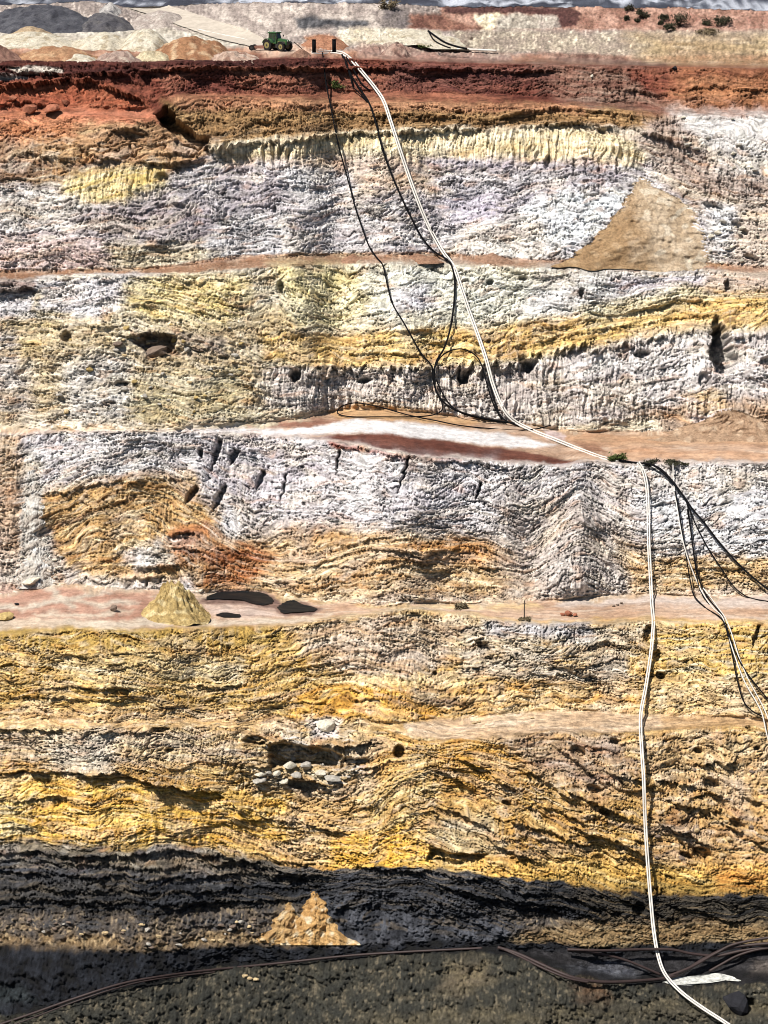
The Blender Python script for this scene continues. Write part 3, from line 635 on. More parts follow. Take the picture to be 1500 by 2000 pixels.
m1 = sstep(-.2, .45, noise(U / 150, V / 48, 21)); m2 = sstep(-.2, .4, noise(U / 95, V / 24, 22)); m3 = sstep(-.3, .35, noise(U / 60, V / 15, 23))
wv = noise(U / 120, V / 34, 24); wf = noise(U / 38, V / 10, 25)
s1 = frac(V / 43 + 1.1 * noise(U / 200, V / 70, 26) + .18 * wf + .05 * nE)
s2 = frac(V / 19 + .9 * wv + .22 * wf + .08 * nE)
s3 = frac(V / 8.6 + .9 * noise(U / 62, V / 13, 27) + .35 * wf + .14 * nE)
hS = .95 * m1 * s1 ** 2 + .55 * m2 * s2 ** 2 + .26 * m3 * s3 ** 1.5
cF = noise(U / 105 + .25 * nD, V / 8.5, 35); cE = noise(U / 52 + .2 * nE, V / 3.6, 34); cG = noise((U - .9 * W) / 95, (W + .5 * U) / 12 + .2 * nD, 36)
cH = noise((U + .9 * W) / 110, (W - .5 * U) / 13 + .2 * nD, 37); cB = noise(U / 8.5 + .35 * nD, V / 80, 32)
qa = noise(U / 180, W / 140, 38)
hK = -(.95 * np.exp(-(cF / .045) ** 2) * sstep(-.25, .25, noise(U / 50, V / 18, 39)) + .5 * np.exp(-(cE / .06) ** 2) * sstep(-.2, .3, noise(U / 36, V / 13, 40))
       + .7 * np.exp(-(cG / .035) ** 2) * sstep(.0, .35, qa + .3 * nB) + .7 * np.exp(-(cH / .035) ** 2) * sstep(.0, .35, -qa + .3 * nB)
       + .55 * np.exp(-(cB / .05) ** 2) * sstep(.05, .4, noise(U / 60, W / 50, 43)))
cI = noise(U / 19 + .3 * nE, V / 4.4, 46); cJ = noise(U / 8 + .3 * nE, V / 5, 47)
hK -= .42 * np.exp(-(cI / .055) ** 2) * sstep(-.3, .2, noise(U / 30, V / 16, 48)) + .3 * np.exp(-(cJ / .05) ** 2) * sstep(-.1, .3, noise(U / 26, V / 20, 49))
# broken blocks: facets that stand a little proud of each other
b1, w1 = cell(U / 34 + .25 * nC + .12 * nD, V / 11 + .3 * nC + .12 * nD, 11); b2, w2 = cell(U / 13 + .3 * nD, V / 5.2 + .3 * nD, 17)
hB = .42 * w1 * sstep(-.35, .2, noise(U / 110, V / 60, 50)) + .2 * w2 * sstep(-.35, .25, noise(U / 70, V / 40, 54))
d1, v1 = cell(U / 9.0 + .7 * nD, W / 7.0 + .5 * nD, 1); d2, v2 = cell(U / 4.6, W / 4.0, 5)
hR = (.85 * v1 * np.clip(1 - 1.25 * d1, -.3, 1)) + .26 * v2 * np.clip(1 - 1.2 * d2, -.3, 1) + .3 * nC
fw = 7 * nB + 2.5 * nC
fm = sstep(-.45, .35, noise(U / 48, W / 70, 44)); fw = fw + 6 * noise(U / 40, W / 30, 45)
hF = fm * 1.15 * (1 - 2.2 * np.abs(noise((U + fw) / 17, W / 170, 41))) + .55 * (1 - 2 * np.abs(noise((U + fw) / 6.5, W / 60, 42)))
face = 1 - bench
big = 2.2 * nA + 1.0 * nB + .22 * nC
H = face * (S * hS * .62 + 1.35 * K * hK + np.clip(K + .2 * S, 0, 1) * hB + 1.0 * R ** 2.6 * hR + F * hF * .8) + bench * (.5 * hR * R ** 2.6 + .10 * noise(U / 40, W / 3, 81) + .02 * noise(U / 12, W / 2.5, 82)) + face * (.06 * nD + .05 * nE)
upper = sstep(112, 128, W)                 # calmer country behind the crest
H = H * (.8 + .2 * upper)

H0 = H; H = np.zeros_like(H0)
def hangover(pts, out, w_up, seed=0, broken=.5, ends=25, flute=0.0):
    """a ledge that juts out above a line and stops short at it"""
    xs, ys = zip(*pts)
    w = window(xs[0] - ends, xs[-1] + ends, min(ys) - w_up * 4 - 20, max(ys) + 30)
    if w is None: return
    u, y = U[w], W[w]
    ly = np.interp(u[0], xs, ys)[None, :] + 4 * noise(u / 26, y * 0 + seed, 51) + 3.5 * noise(u / 9, y * 0 + seed + 4, 52) + 1.2 * nD[w]
    if flute: ly = ly + flute * (np.abs(noise((u + fw[w]) / 17, y / 170, 41)) * 2.2 - .6)
    d = ly - y
    amp = 1.3 * out * sstep(xs[0] - ends, xs[0] + ends, u) * sstep(-xs[-1] - ends, -xs[-1] + ends, -u)
    amp = amp * (1 - broken + broken * sstep(-.35, .25, noise(u / 34, y * 0 + seed + 9, 53)))
    H[w] += amp * np.where(d > 0, np.exp(-d / w_up), 0)

def hole(cx, cy, rx, ry, depth, ang=0.0, p=1.0):
    m = max(rx, ry) * 1.6 + 6
    w = window(cx - m, cx + m, cy - m, cy + m)
    if w is None: return
    u = U[w] - cx + 2.6 * nD[w] + 1.5 * nE[w]; y = W[w] - cy + 2.0 * nC[w] * min(1, ry / 8) + 1.2 * nD[w]
    c, s = math.cos(math.radians(ang)), math.sin(math.radians(ang))
    a = (u * c + y * s) / rx; b = (-u * s + y * c) / ry
    H[w] -= depth * sstep(1.15, .75, np.sqrt(a * a + b * b))

def pit(pts, depth, feather=2.0, wob=.35):
    w, m = pmask(pts, feather, wob)
    if w is not None: H[w] -= depth * m

# ledges of the red face
hangover([(X0,150),(60,146),(130,150),(300,142),(420,135),(560,136),(700,140)], 1.8, 8, 1, .4)
hangover([(700,136),(900,140),(1080,142)], 1.4, 7, 2, .5)
hangover([(X0,176),(60,170),(130,160),(200,162)], 2.2, 10, 3, .3)
hangover([(200,170),(240,184),(280,196)], 2.2, 8, 4, .2)
hangover([(140,222),(200,221),(290,222)], 1.6, 7, 5, .2)
hangover([(X0,206),(60,204),(130,210)], 1.0, 8, 6, .6)
hangover([(1220,178),(1300,186)], 1.2, 8, 7, .5)
hangover([(1330,170),(1505,178)], .8, 8, 7, .5)
pit([(298,210),(332,207),(346,232),(384,262),(408,268),(406,284),(384,294),(356,282),(326,246)], 4.2)
# brown rock overhanging the fluted band
hangover([(330,268),(420,296),(470,288),(560,278),(640,270),(760,264),(860,258),(940,256)], 1.5, 14, 8, .35, flute=5)
hangover([(980,232),(1080,215),(1190,222),(1240,230)], 1.5, 9, 9, .5)
hangover([(1020,252),(1100,246),(1200,252)], 1.4, 9, 10, .5, flute=4)
hangover([(1240,252),(1290,268),(1330,288)], 1.8, 10, 11, .4)
hangover([(640,225),(760,228),(960,236)], .9, 8, 12, .6)
hangover([(X0,316),(60,300),(110,312),(200,322)], 1.2, 10, 13, .5)
hangover([(140,282),(190,310),(240,314)], 1.2, 10, 14, .5)
hangover([(260,320),(380,318)], 1.4, 10, 15, .5)
hangover([(320,300),(390,308)], 1.2, 8, 16, .3)
hangover([(200,252),(290,256)], 1.0, 8, 17, .5)
hangover([(430,356),(640,370)], .5, 8, 18, .7)
for x, y, a, b in ((1068,315,6,12), (318,345,12,8), (1395,405,22,7), (1440,440,10,8), (1455,455,8,5), (1470,505,16,5), (350,400,12,5), (1175,256,8,5), (535,412,5,7)):
    hole(x, y, a, b, 1.6, 15)
for x in (1120, 1144, 1170, 1205): hole(x, 325, 2.2, 16, .9)
# second face
hangover([(X0,568),(70,566)], 1.6, 10, 20, .4)
hangover([(560,716),(640,722),(730,722),(860,722)], 1.6, 16, 21, .5, flute=14)
hangover([(860,724),(940,718),(1000,708),(1080,692),(1150,676)], 1.9, 20, 22, .35, flute=15)
hangover([(1150,690),(1270,668),(1370,650)], 1.2, 14, 23, .5, flute=8)
hangover([(1420,664),(1505,650)], 1.2, 12, 24, .5)
for x, y, a, b in ((576,732,12,11), (712,740,14,6), (905,738,11,10), (1030,717,12,12), (1410,690,17,40), (1402,640,8,24), (1375,740,12,16), (340,672,0.1,.1), (238,748,14,5), (130,655,10,8), (548,560,6,12), (1020,540,8,5), (957,550,7,5), (1135,568,5,9), (1425,560,8,12), (1500,700,20,8), (1255,690,16,7)):
    hole(x, y, a, b, 2.4, -8)
pit([(1394,640),(1414,632),(1424,655),(1434,700),(1424,724),(1400,722),(1386,690)], 5.5, 2.5, .5)
pit([(566,724),(586,722),(584,738),(576,748),(568,738)], 2.5)
pit([(1018,708),(1048,704),(1040,724),(1028,732)], 2.5)
pit([(892,726),(920,724),(912,742),(902,752)], 2.5)
pit([(262,668),(296,652),(346,660),(342,690),(296,698)], 1.6)
hangover([(250,660),(300,652),(350,662)], 1.6, 9, 25, .2)
hangover([(340,672),(440,694)], 1.0, 8, 26, .6)
hangover([(60,636),(220,640)], .9, 8, 27, .5)
for x0, y0, x1, y1 in ((640,655,860,640), (660,688,880,690), (880,660,1180,628), (900,690,1250,630), (1150,650,1505,592), (700,670,980,664), (1050,640,1380,585)):
    hangover([(x0, y0), ((x0 + x1) / 2, (y0 + y1) / 2 + 3), (x1, y1)], .55, 8, x0 % 17, .6)
# third face: open joints, undercuts
for a, b, wd in (((432,858),(408,925),8), ((462,882),(448,912),10), ((440,952),(412,1000),8), ((386,955),(362,985),7), ((512,925),(500,962),6), ((390,880),(388,900),5), ((940,940),(928,975),4), ((665,880),(655,930),2.5), ((800,890),(775,960),2), ((560,930),(545,985),2.2)):
    dx, dy = b[0] - a[0], b[1] - a[1]; l = math.hypot(dx, dy); nx, ny = -dy / l * wd, dx / l * wd
    pit([(a[0] - nx * .6, a[1] - ny * .6), (a[0] + nx * .6, a[1] + ny * .6), ((a[0] + b[0]) / 2 + nx, (a[1] + b[1]) / 2 + ny), b, ((a[0] + b[0]) / 2 - nx * .7, (a[1] + b[1]) / 2 - ny * .7)], 2.8, 1.8, .3)
hangover([(650,872),(760,886),(900,902),(1000,912)], .9, 6, 30, .4)
hangover([(70,968),(160,952),(280,935),(380,936)], .8, 10, 31, .5)
hangover([(330,1045),(380,1040)], 1.6, 10, 32, .2); hangover([(270,1110),(350,1106)], 1.6, 9, 33, .3)
hangover([(250,1135),(330,1130)], 1.0, 7, 34, .4)
for x0, y0, x1, y1 in ((560,1075,760,1050), (600,1110,900,1090), (520,1140,800,1110), (760,1075,960,1080), (820,1120,1000,1110), (1240,1090,1500,1120), (1300,1060,1505,1100)):
    hangover([(x0, y0), (x1, y1)], .6, 8, x0 % 19, .65)
# the ridge of debris with folded flanks
w = window(1030, 1250, 960, 1185)
rd = np.abs(U[w] - 1132 - 6 * nB[w]); H[w] += 3.2 * np.clip(1 - rd / (14 + .62 * np.clip(W[w] - 970, 0, 300)), 0, 1) * sstep(955, 1010, W[w]) * sstep(1178, 1140, W[w]) * sstep(1030, 1070, U[w]) * sstep(1250, 1200, U[w])
# fourth face
hangover([(X0,1360),(120,1366),(250,1372)], .7, 8, 40, .6); hangover([(330,1350),(480,1338)], .9, 8, 41, .5); hangover([(80,1345),(250,1340)], .7, 8, 42, .6)
hangover([(X0,1430),(120,1428),(260,1430),(330,1428)], .9, 7, 43, .6)
hangover([(X0,1514),(100,1510),(250,1512),(330,1530),(420,1550)], 1.5, 12, 44, .45)
hangover([(20,1568),(60,1566),(120,1562)], 1.2, 9, 45, .3)
hangover([(300,1525),(420,1545),(480,1590)], 1.0, 9, 46, .5)
hangover([(450,1600),(580,1610),(680,1636)], 1.0, 10, 47, .5)
hangover([(500,1446),(600,1452),(720,1452)], 2.2, 12, 48, .25); hangover([(560,1520),(660,1532)], 1.6, 10, 49, .3)
hangover([(650,1505),(730,1492)], 1.2, 9, 50, .3); hangover([(480,1490),(560,1500)], 1.0, 8, 51, .5)
pit([(522,1452),(560,1446),(620,1458),(668,1470),(660,1492),(600,1490),(530,1496)], 4.0, 3)
pit([(552,1526),(600,1528),(630,1534),(600,1546),(570,1540)], 2.6, 2.5); pit([(668,1472),(724,1478),(726,1500),(670,1494)], 1.8, 2.5)
hole(780, 1464, 12, 14, 3); hole(500, 1444, 26, 8, 2); hole(312, 1424, 18, 5, 1.6); hole(330, 1465, 8, 5, 1.2)
pit([(838,1652),(880,1660),(950,1668),(945,1680),(880,1682),(834,1670)], 3.0, 2.5)
hangover([(830,1668),(960,1682)], 1.4, 10, 53, .2)
for x0, y0, x1, y1 in ((860,1500,920,1545), (900,1480,1000,1540), (860,1580,960,1625), (1000,1500,1120,1560), (1080,1460,1180,1530), (1100,1540,1230,1600), (980,1600,1150,1660), (1180,1500,1300,1545), (1280,1520,1420,1560), (1300,1560,1440,1600), (1280,1600,1400,1660), (1400,1600,1505,1660), (1350,1500,1440,1495), (1440,1560,1505,1580), (1120,1620,1260,1670), (950,1640,1060,1690), (1060,1580,1140,1610)):
    hangover([(x0, y0), ((x0 + x1) / 2, (y0 + y1) / 2 - 4), (x1, y1)], 1.35, 13, (x0 * 7 + y0) % 23, .45, 14)
for x, y, a, b in ((1130,1470,16,11), (1160,1540,15,9), (1180,1582,10,7), (1390,1536,18,10), (1370,1664,20,12), (1340,1668,14,6), (1365,1470,10,6), (1440,1610,16,7), (1290,1318,11,7), (1285,1280,8,10), (945,1264,14,8), (1477,1240,5,22), (1270,1240,12,16), (1200,1448,10,6), (990,1572,10,5), (1480,1465,7,5), (850,1320,5,4)):
    hole(x, y, a, b, 2.0, 20)
# coal
hangover([(X0,1672),(200,1672),(340,1652),(440,1672),(560,1708),(640,1716)], 1.2, 9, 60, .3)
hangover([(690,1696),(840,1694),(960,1712),(1050,1750)], 1.0, 9, 61, .3)
for y, s in ((1690, 62), (1712, 63), (1738, 64), (1762, 65)): hangover([(X0, y), (200, y - 2), (450, y - 6), (600, y)], .8, 9, s, .5)
for x0, y0, x1, y1 in ((900,1730,1100,1790), (980,1745,1180,1800), (1060,1745,1220,1790), (1200,1755,1330,1800), (1300,1770,1450,1800), (860,1720,1000,1760)):
    hangover([(x0, y0), (x1, y1)], 1.1, 10, x0 % 13, .4)
hole(1250, 1778, 14, 14, 1.8)
hole(1455, 1972, 26, 18, 2.6)

H = H0 + H * face ** 2
fd = np.array([0, -.952, .306], np.float32); bd = np.array([0, 0, 1], np.float32)
dirv = fd * face[..., None] + bd * bench[..., None]
POS = BASE + H[..., None].astype(np.float64) * dirv + (big * (.25 + .75 * upper))[..., None] * np.array([0, -1, 0])
COLR *= (1 + face * (.17 * nE + .15 * nD + .14 * st3) + bench * (.16 * noise(U / 70, W / 2.4, 83) + .10 * noise(U / 18, W / 1.5, 84) + .08 * nC))[..., None]
COLR *= (1 + (1 - upper) * (.28 * nD + .3 * nE + .18 * nC))[..., None]
COLR *= (1 + sstep(1770, 1800, W) * (.32 * nE + .26 * nD + .15 * nC))[..., None]
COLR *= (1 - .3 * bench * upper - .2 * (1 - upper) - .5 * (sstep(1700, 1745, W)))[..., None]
np.clip(COLR, .006, .86, out=COLR)

STRIPS = {
 'spoil_slope': ('dark grey green slope of fine spoil in the foreground', M_COAL), 'pit_floor': ('black trough behind the foreground slope', M_COAL),
 'dark_foot': ('bluish black band at the foot of the wall', M_COAL), 'scree_slope': ('grey and tan scree below the coal seam', M_HEAP),
 'coal_seam': ('black coal seam arching through the lower wall', M_SEAM), 'yellow_rock_face': ('yellow and brown rock face with deep overhangs above the coal', M_ROCK),
 'lower_bench': ('pale sandy bench above the yellow rock face', M_ROCK), 'ochre_rock_face': ('ochre and grey rock face below the middle bench', M_ROCK),
 'middle_bench': ('pinkish sandy bench with dark blotches', M_SAND), 'pale_rock_face': ('white and lilac rock face with open cracks', M_ROCK),
 'wide_bench': ('wide sloping bench with a white track and a maroon edge', M_SAND), 'banded_rock_face': ('white and yellow banded rock face with fluted foot', M_ROCK),
 'narrow_ledge': ('narrow ledge strewn with brown talus', M_HEAP), 'white_rock_face': ('white and lilac rock face under the brown rock', M_ROCK),
 'red_ledge': ('smooth orange red ledge in the clay', M_ROCK), 'red_clay_face': ('dark red clay face at the rim of the pit', M_ROCK),
 'plateau': ('sandy rim plateau that carries the tractor', M_SAND), 'spoil_bank': ('grey tan bank of spoil behind the rim', M_HEAP),
 'upper_terrace': ('thin terrace above the spoil bank', M_SAND), 'upper_bank': ('mauve and red brown bank at the top', M_HEAP), 'back_slope': ('back of the upper bank', M_HEAP),
}
BED = np.stack([U, V, np.clip(.9 * F, 0, .9)], -1)
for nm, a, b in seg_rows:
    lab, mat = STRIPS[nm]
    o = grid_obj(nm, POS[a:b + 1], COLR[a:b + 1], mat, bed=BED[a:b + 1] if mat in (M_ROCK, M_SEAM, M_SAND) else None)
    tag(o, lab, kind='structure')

PYs = PY[::-1]
def surf(px, py):
    """point of the finished wall seen at a picture position"""
    c = int(np.clip(np.searchsorted(PXc, px), 1, NC - 1)); c = c if PXc[c] - px < px - PXc[c - 1] else c - 1
    r = np.interp(py, PYs[:, c], np.arange(NR)[::-1]); r0_ = int(np.clip(math.floor(r), 0, NR - 2)); t = r - r0_
    p = POS[r0_, c] * (1 - t) + POS[r0_ + 1, c] * t
    return Vector(p)

def smooth_surf_D(px, py):
    c = int(np.clip(np.searchsorted(PXc, px), 1, NC - 1)); r = np.interp(py, PYs[:, c], np.arange(NR)[::-1]); r = int(r)
    return POS[r, c, 1]

def at(px, py, D):
    x, e = ray(px, py); return Vector((D * x, D, ZC + D * e))

# far country behind the rim
ny, nx = 150, 640
gx = np.linspace(-270, 270, nx); gyy = np.linspace(690, 1500, ny)
GXX, GYY = np.meshgrid(gx, gyy)
e_ = (GYY - 690) / 810
far_h = 4.5 * noise(GXX / 60, GYY / 60, 71) + 4.2 * np.abs(noise(GXX / 15, GYY / 40, 72)) + 2.2 * noise(GXX / 6, GYY / 14, 73) + 1.1 * noise(GXX / 2.2, GYY / 6, 70)
GZ = ZC - 41 + 60 * e_ ** 1.2 + far_h * (.4 + .6 * e_)
t = sstep(-.3, .4, noise(GXX / 22, GYY / 40, 74) + .5 * noise(GXX / 8, GYY / 9, 75) + .5 * noise(GXX / 2.5, GYY / 9, 78))[..., None]
fc = lin((206, 210, 220)) * .7 * t + lin((84, 88, 100)) * .7 * (1 - t)
dk = (sstep(.15, .4, noise(GXX / 45, GYY / 22, 76)) * sstep(60, -10, GXX + 20 * noise(GXX / 30, GYY / 30, 77)))[..., None] + (sstep(.22, .34, noise(GXX / 26, GYY / 14, 79)))[..., None]
fc = fc * (1 - np.clip(dk, 0, 1)) + lin((62, 64, 74)) * .8 * np.clip(dk, 0, 1)
o = grid_obj('spoil_hills', np.stack([GXX, GYY, GZ], -1), fc, M_HEAP); tag(o, 'bluish white hummocky spoil in the far distance', kind='structure')
o = mesh_obj('ground', [(-9000, 640, ZC - 62), (9000, 640, ZC - 62), (9000, 16000, ZC - 62), (-9000, 16000, ZC - 62)], [(0, 1, 2, 3)], rock_mat('far_ground', attr=False, base=(.3, .26, .22), scale=.02))
tag(o, 'open ground reaching to the horizon', kind='structure')
#OBJECTS
def catmull(pts, step=4.0):
    P = [Vector((x, y)) for x, y in pts]; P = [P[0] * 2 - P[1]] + P + [P[-1] * 2 - P[-2]]
    out = []
    for i in range(1, len(P) - 2):
        n = max(2, int((P[i + 1] - P[i]).length / step))
        for j in range(n):
            t = j / n; a, b, c, d = P[i - 1:i + 3]
            out.append(.5 * ((2 * b) + (c - a) * t + (2 * a - 5 * b + 4 * c - d) * t * t + (3 * b - a - 3 * c + d) * t ** 3))
    out.append(P[-2]); return out

# ------------------------------------------------------------------ sheets lying on the ground: haul road, black blotches, puddle
def sheet(name, poly, mat, lift=.1, step=1.5, ncol=26):
    poly = [(v.x, v.y) for v in catmull(list(poly) + [poly[0]], 2.5)][:-1]
    ys = [p[1] for p in poly]; rows = []
    y = min(ys) + .3
    while y < max(ys):
        xs = []
        for i in range(len(poly)):
            (ax, ay), (bx, by) = poly[i], poly[(i + 1) % len(poly)]
            if (ay > y) != (by > y): xs.append(ax + (bx - ax) * (y - ay) / (by - ay))
        if len(xs) >= 2:
            a, b = min(xs), max(xs)
            a += 1.5 * math.sin(y * 1.7); b += 1.5 * math.sin(y * 1.3 + 2)
            rows.append([surf(a + (b - a) * j / (ncol - 1), y) + Vector((0, 0, lift)) for j in range(ncol)])
        y += step
    P = np.array([[tuple(v) for v in r] for r in rows[::-1]])
    return grid_obj(name, P, None, mat, smooth=True)

o = sheet('haul_road', ROAD, rock_mat('haul_road_dust', attr=False, base=(.40, .35, .29), grain=.2, bump=.15, scale=.5), .22)
tag(o, 'cream dusty haul road running down to the tractor', kind='structure')
M_BLOTCH = plain_mat('bench_black', (.008, .009, .01), .45, spec=.12)  # near-black sheets for the dark ovals on the middle bench
for pts, lab in (([(398,1176),(412,1166),(440,1160),(480,1158),(515,1162),(533,1172),(528,1181),(500,1184),(470,1178),(430,1176)], 'long black blotch at the back of the middle bench'),
                 ([(540,1186),(556,1176),(575,1173),(592,1180),(618,1186),(612,1193),(580,1192),(556,1196)], 'small black blotch right of the long one'),
                 ([(418,1204),(440,1200),(470,1204),(466,1208),(440,1208)], 'thin black patch in front of the long black blotch')):
    tag(sheet('blotch', pts, M_BLOTCH, .16), lab, kind='structure')
tag(sheet('puddle', [(1292,1922),(1330,1910),(1370,1912),(1400,1907),(1448,1919),(1420,1922),(1380,1926),(1340,1922),(1318,1928)], rock_mat('white_silt', attr=False, base=(.42, .42, .39), grain=.5, bump=.3), .1), 'white silt patch under the end of the long pipe', kind='structure')

# ------------------------------------------------------------------ heaps and talus cones
def heap_colour(X, Y, cols, seed):
    n = noise(X / 3.1, Y / 2.3, seed) * .6 + noise(X / 1.1, Y / .9, seed + 1) * .6
    t = sstep(-.4, .4, n)[..., None]; c = lin(cols[0]) * (1 - t) + lin(cols[1]) * t
    if len(cols) > 2:
        t = sstep(.2, .5, noise(X / 1.7, Y / 1.4, seed + 2))[..., None]; c = c * (1 - t) + lin(cols[2]) * t
    g = c.mean(-1, keepdims=True)
    return (c + (g - c) * .2) * .86

def mound(px0, px1, crest, base, depth, cols, label, seed, group=None, name='spoil_heap', lumps=.5, skew=0.0, cat='heap'):
    f0 = surf((px0 + px1) / 2, base); D0 = f0.y; sc = D0 / F_PX
    a, b = (px1 - px0) / 2 * sc * 1.12, depth / 2
    c = at((px0 + px1) / 2, base, D0); e = (ZC - c.z) / D0
    hgt = (base - crest) * sc - b * e
    n1, n2 = 64, 34
    u = np.linspace(-1, 1, n1)[None, :] * np.ones((n2, 1)); v = np.linspace(-1, 1, n2)[:, None] * np.ones((1, n1))
    X = u * a; Y = v * b
    rho = np.sqrt(u * u + v * v + .25 * u * u * v * v)
    rho = rho + .10 * noise(X / (a * .5), Y / (b * .8), seed) + .05 * noise(X / (a * .2), Y / (b * .3), seed + 1)
    z = hgt * np.clip(1.04 * (1 - rho ** 2) * (1.0 - .25 * rho), -.25, 1.05)
    z = z + lumps * (.45 * noise(X / 2.6, Y / 2.6, seed + 2) + .28 * noise(X / .9, Y / .9, seed + 3) + .12 * noise(X / .35, Y / .35, seed + 4)) * np.clip(z / hgt + .2, 0, 1)
    z = np.minimum(z, hgt * 1.05)
    P = np.stack([X, Y, z - .1], -1)
    o = grid_obj(name, P, heap_colour(X + seed * 9, Y, cols, seed), M_HEAP)
    o.location = (c.x + skew, c.y + b, c.z)
    return tag(o, label, cat, group)

CREAM = [(198,186,160), (210,199,176), (172,156,126)]
mound(-90, 178, 10, 66, 46, [(72,72,80), (92,92,98), (56,56,64)], 'wide charcoal grey heap at the far left behind the white berms', 3, lumps=1.1)
mound(120, 250, 26, 64, 30, [(84,82,88), (104,100,100), (66,64,70)], 'low charcoal mound joining the right end of the wide charcoal heap', 13, lumps=1.0)
mound(238, 372, 21, 58, 20, [(178,164,152), (164,148,138), (190,178,166)], 'mauve grey bank left of the cream road', 5, lumps=.3)
mound(178, 236, 6, 38, 16, [(150,144,140), (200,194,186), (96,94,98)], 'pale grey mound patched with black above the charcoal heap', 14, lumps=.8)
mound(6, 96, 52, 76, 14, [(182,156,118), (168,142,108)], 'tan capped mound behind the leftmost white berm', 6)
mound(-60, 148, 63, 97, 18, CREAM, 'leftmost white berm at the pit rim', 7, 'white berms along the pit rim', 'berm', .45, cat='berm')
mound(126, 262, 63, 99, 16, CREAM, 'white berm in the middle, with a rounded crest', 8, 'white berms along the pit rim', 'berm', .45, cat='berm')
mound(222, 330, 57, 104, 18, CREAM, 'white berm with rubble on its right end, beside the orange heap', 9, 'white berms along the pit rim', 'berm', .7, cat='berm')
mound(20, 176, 90, 121, 15, [(182,136,92), (160,112,74), (196,156,112)], 'low orange brown heap in front of the leftmost white berm', 10, lumps=.7)
mound(-70, 30, 88, 122, 12, [(152,112,92), (136,96,80)], 'brown heap cut by the left edge of the photo', 15, lumps=.6)
mound(292, 442, 71, 117, 20, [(170,120,76), (146,98,62), (196,160,118)], 'large orange brown heap behind the red rim, left of the tractor', 11, lumps=1.1)
mound(110, 186, 105, 122, 8, CREAM, 'small white pile on the rim below the orange heap', 12)
mound(184, 268, 100, 122, 8, [(172,146,130), (150,122,108), (190,170,150)], 'small mauve pile on the rim right of the white pile', 16, lumps=.8)
mound(255, 330, 100, 120, 8, [(206,190,150), (186,166,128)], 'small cream rubble pile at the foot of the orange heap', 17, lumps=1.0)
mound(395, 500, 100, 119, 8, [(178,146,124), (196,170,150), (150,112,92)], 'long low stony mound on the rim before the tractor', 18, lumps=1.2)
mound(566, 608, 96, 113, 5, [(128,92,72), (150,110,86)], 'small dark brown mound left of the black upright tubes', 19, lumps=.6)
mound(584, 678, 68, 97, 16, [(182,124,86), (164,108,74)], 'orange heap behind the black upright tubes', 20, lumps=.7)
mound(668, 900, 56, 88, 16, CREAM, 'long cream berm right of the orange heap', 21, 'white berms along the pit rim', 'berm', .7, cat='berm')
mound(745, 800, 84, 112, 8, [(150,112,96), (176,146,128), (110,78,68)], 'stony brown mound on the rim right of the pipe bend', 22, lumps=1.6)

def cone(px, py, fx, fy, cols, label, seed, spread=1.0, lump=.5, cat='heap', name='talus_cone', steep=0.0, out=.12, right=None, left=1.0, free=0.0):
    """debris leaning on the wall from an apex down to a front foot, both given as seen in the picture"""
    B = surf(fx, fy); A = surf(px, py); A = A + (Vector((0, B.y, 0)) - Vector((0, A.y, 0))) * out + Vector((0, 0, .15))
    if free: A = at(px, py, B.y + free)
    dep = max(A.y - B.y, .5); drop = A.z - B.z
    n1, n2 = 150, 90
    ang = np.linspace(-math.pi * (1.5 if free else 1.06), math.pi * (.5 if free else .06), n1)[None, :] * np.ones((n2, 1))
    rr = np.linspace(0, 1.06, n2)[:, None] * np.ones((1, n1))
    sq = lambda a: np.sign(a) * np.abs(a) ** (.85 if free else 1.0)
    X = sq(np.cos(ang)) * rr * dep * spread * np.where(np.cos(ang) < 0, left, 1.0); Y = np.maximum(sq(np.sin(ang)) * rr * dep, -dep * 1.02)
    z = -drop * (rr + steep * rr * (1 - rr)); m = rr * dep
    gl = noise(ang * 5.5 + .3 * noise(rr * 6, ang * 3, seed), rr * .6, seed) * np.clip(rr * 4, 0, 1)
    z = z + lump * min(1, dep / (6 if free else 12)) * np.clip(1.6 - rr * 1.2, .2, 1) * (.28 * gl + .45 * noise(X / 2.2, Y / 2.2, seed + 6) + .3 * noise(X / 1.2, Y / 1.2, seed + 1) + .2 * noise(X / .5, Y / .5, seed + 2) + .1 * noise(X / .25, Y / .25, seed + 4) + .7 * noise(X / 5, Y / 5, seed + 3) * np.clip(rr * 3, 0, 1))
    hc = heap_colour(X + seed * 7, Y + z, cols, seed)
    if right:
        t_ = sstep(-.25, .25, np.cos(ang) + .35 * noise(X / 3, z / 3, seed + 8) - .05)[..., None]; hc = hc * (1 - t_) + heap_colour(X, Y + z, right, seed + 9) * t_
    o = grid_obj(name, np.stack([X + (B.x - A.x) * rr, Y, z], -1), hc, M_HEAP)
    o.location = A
    return tag(o, label, cat)

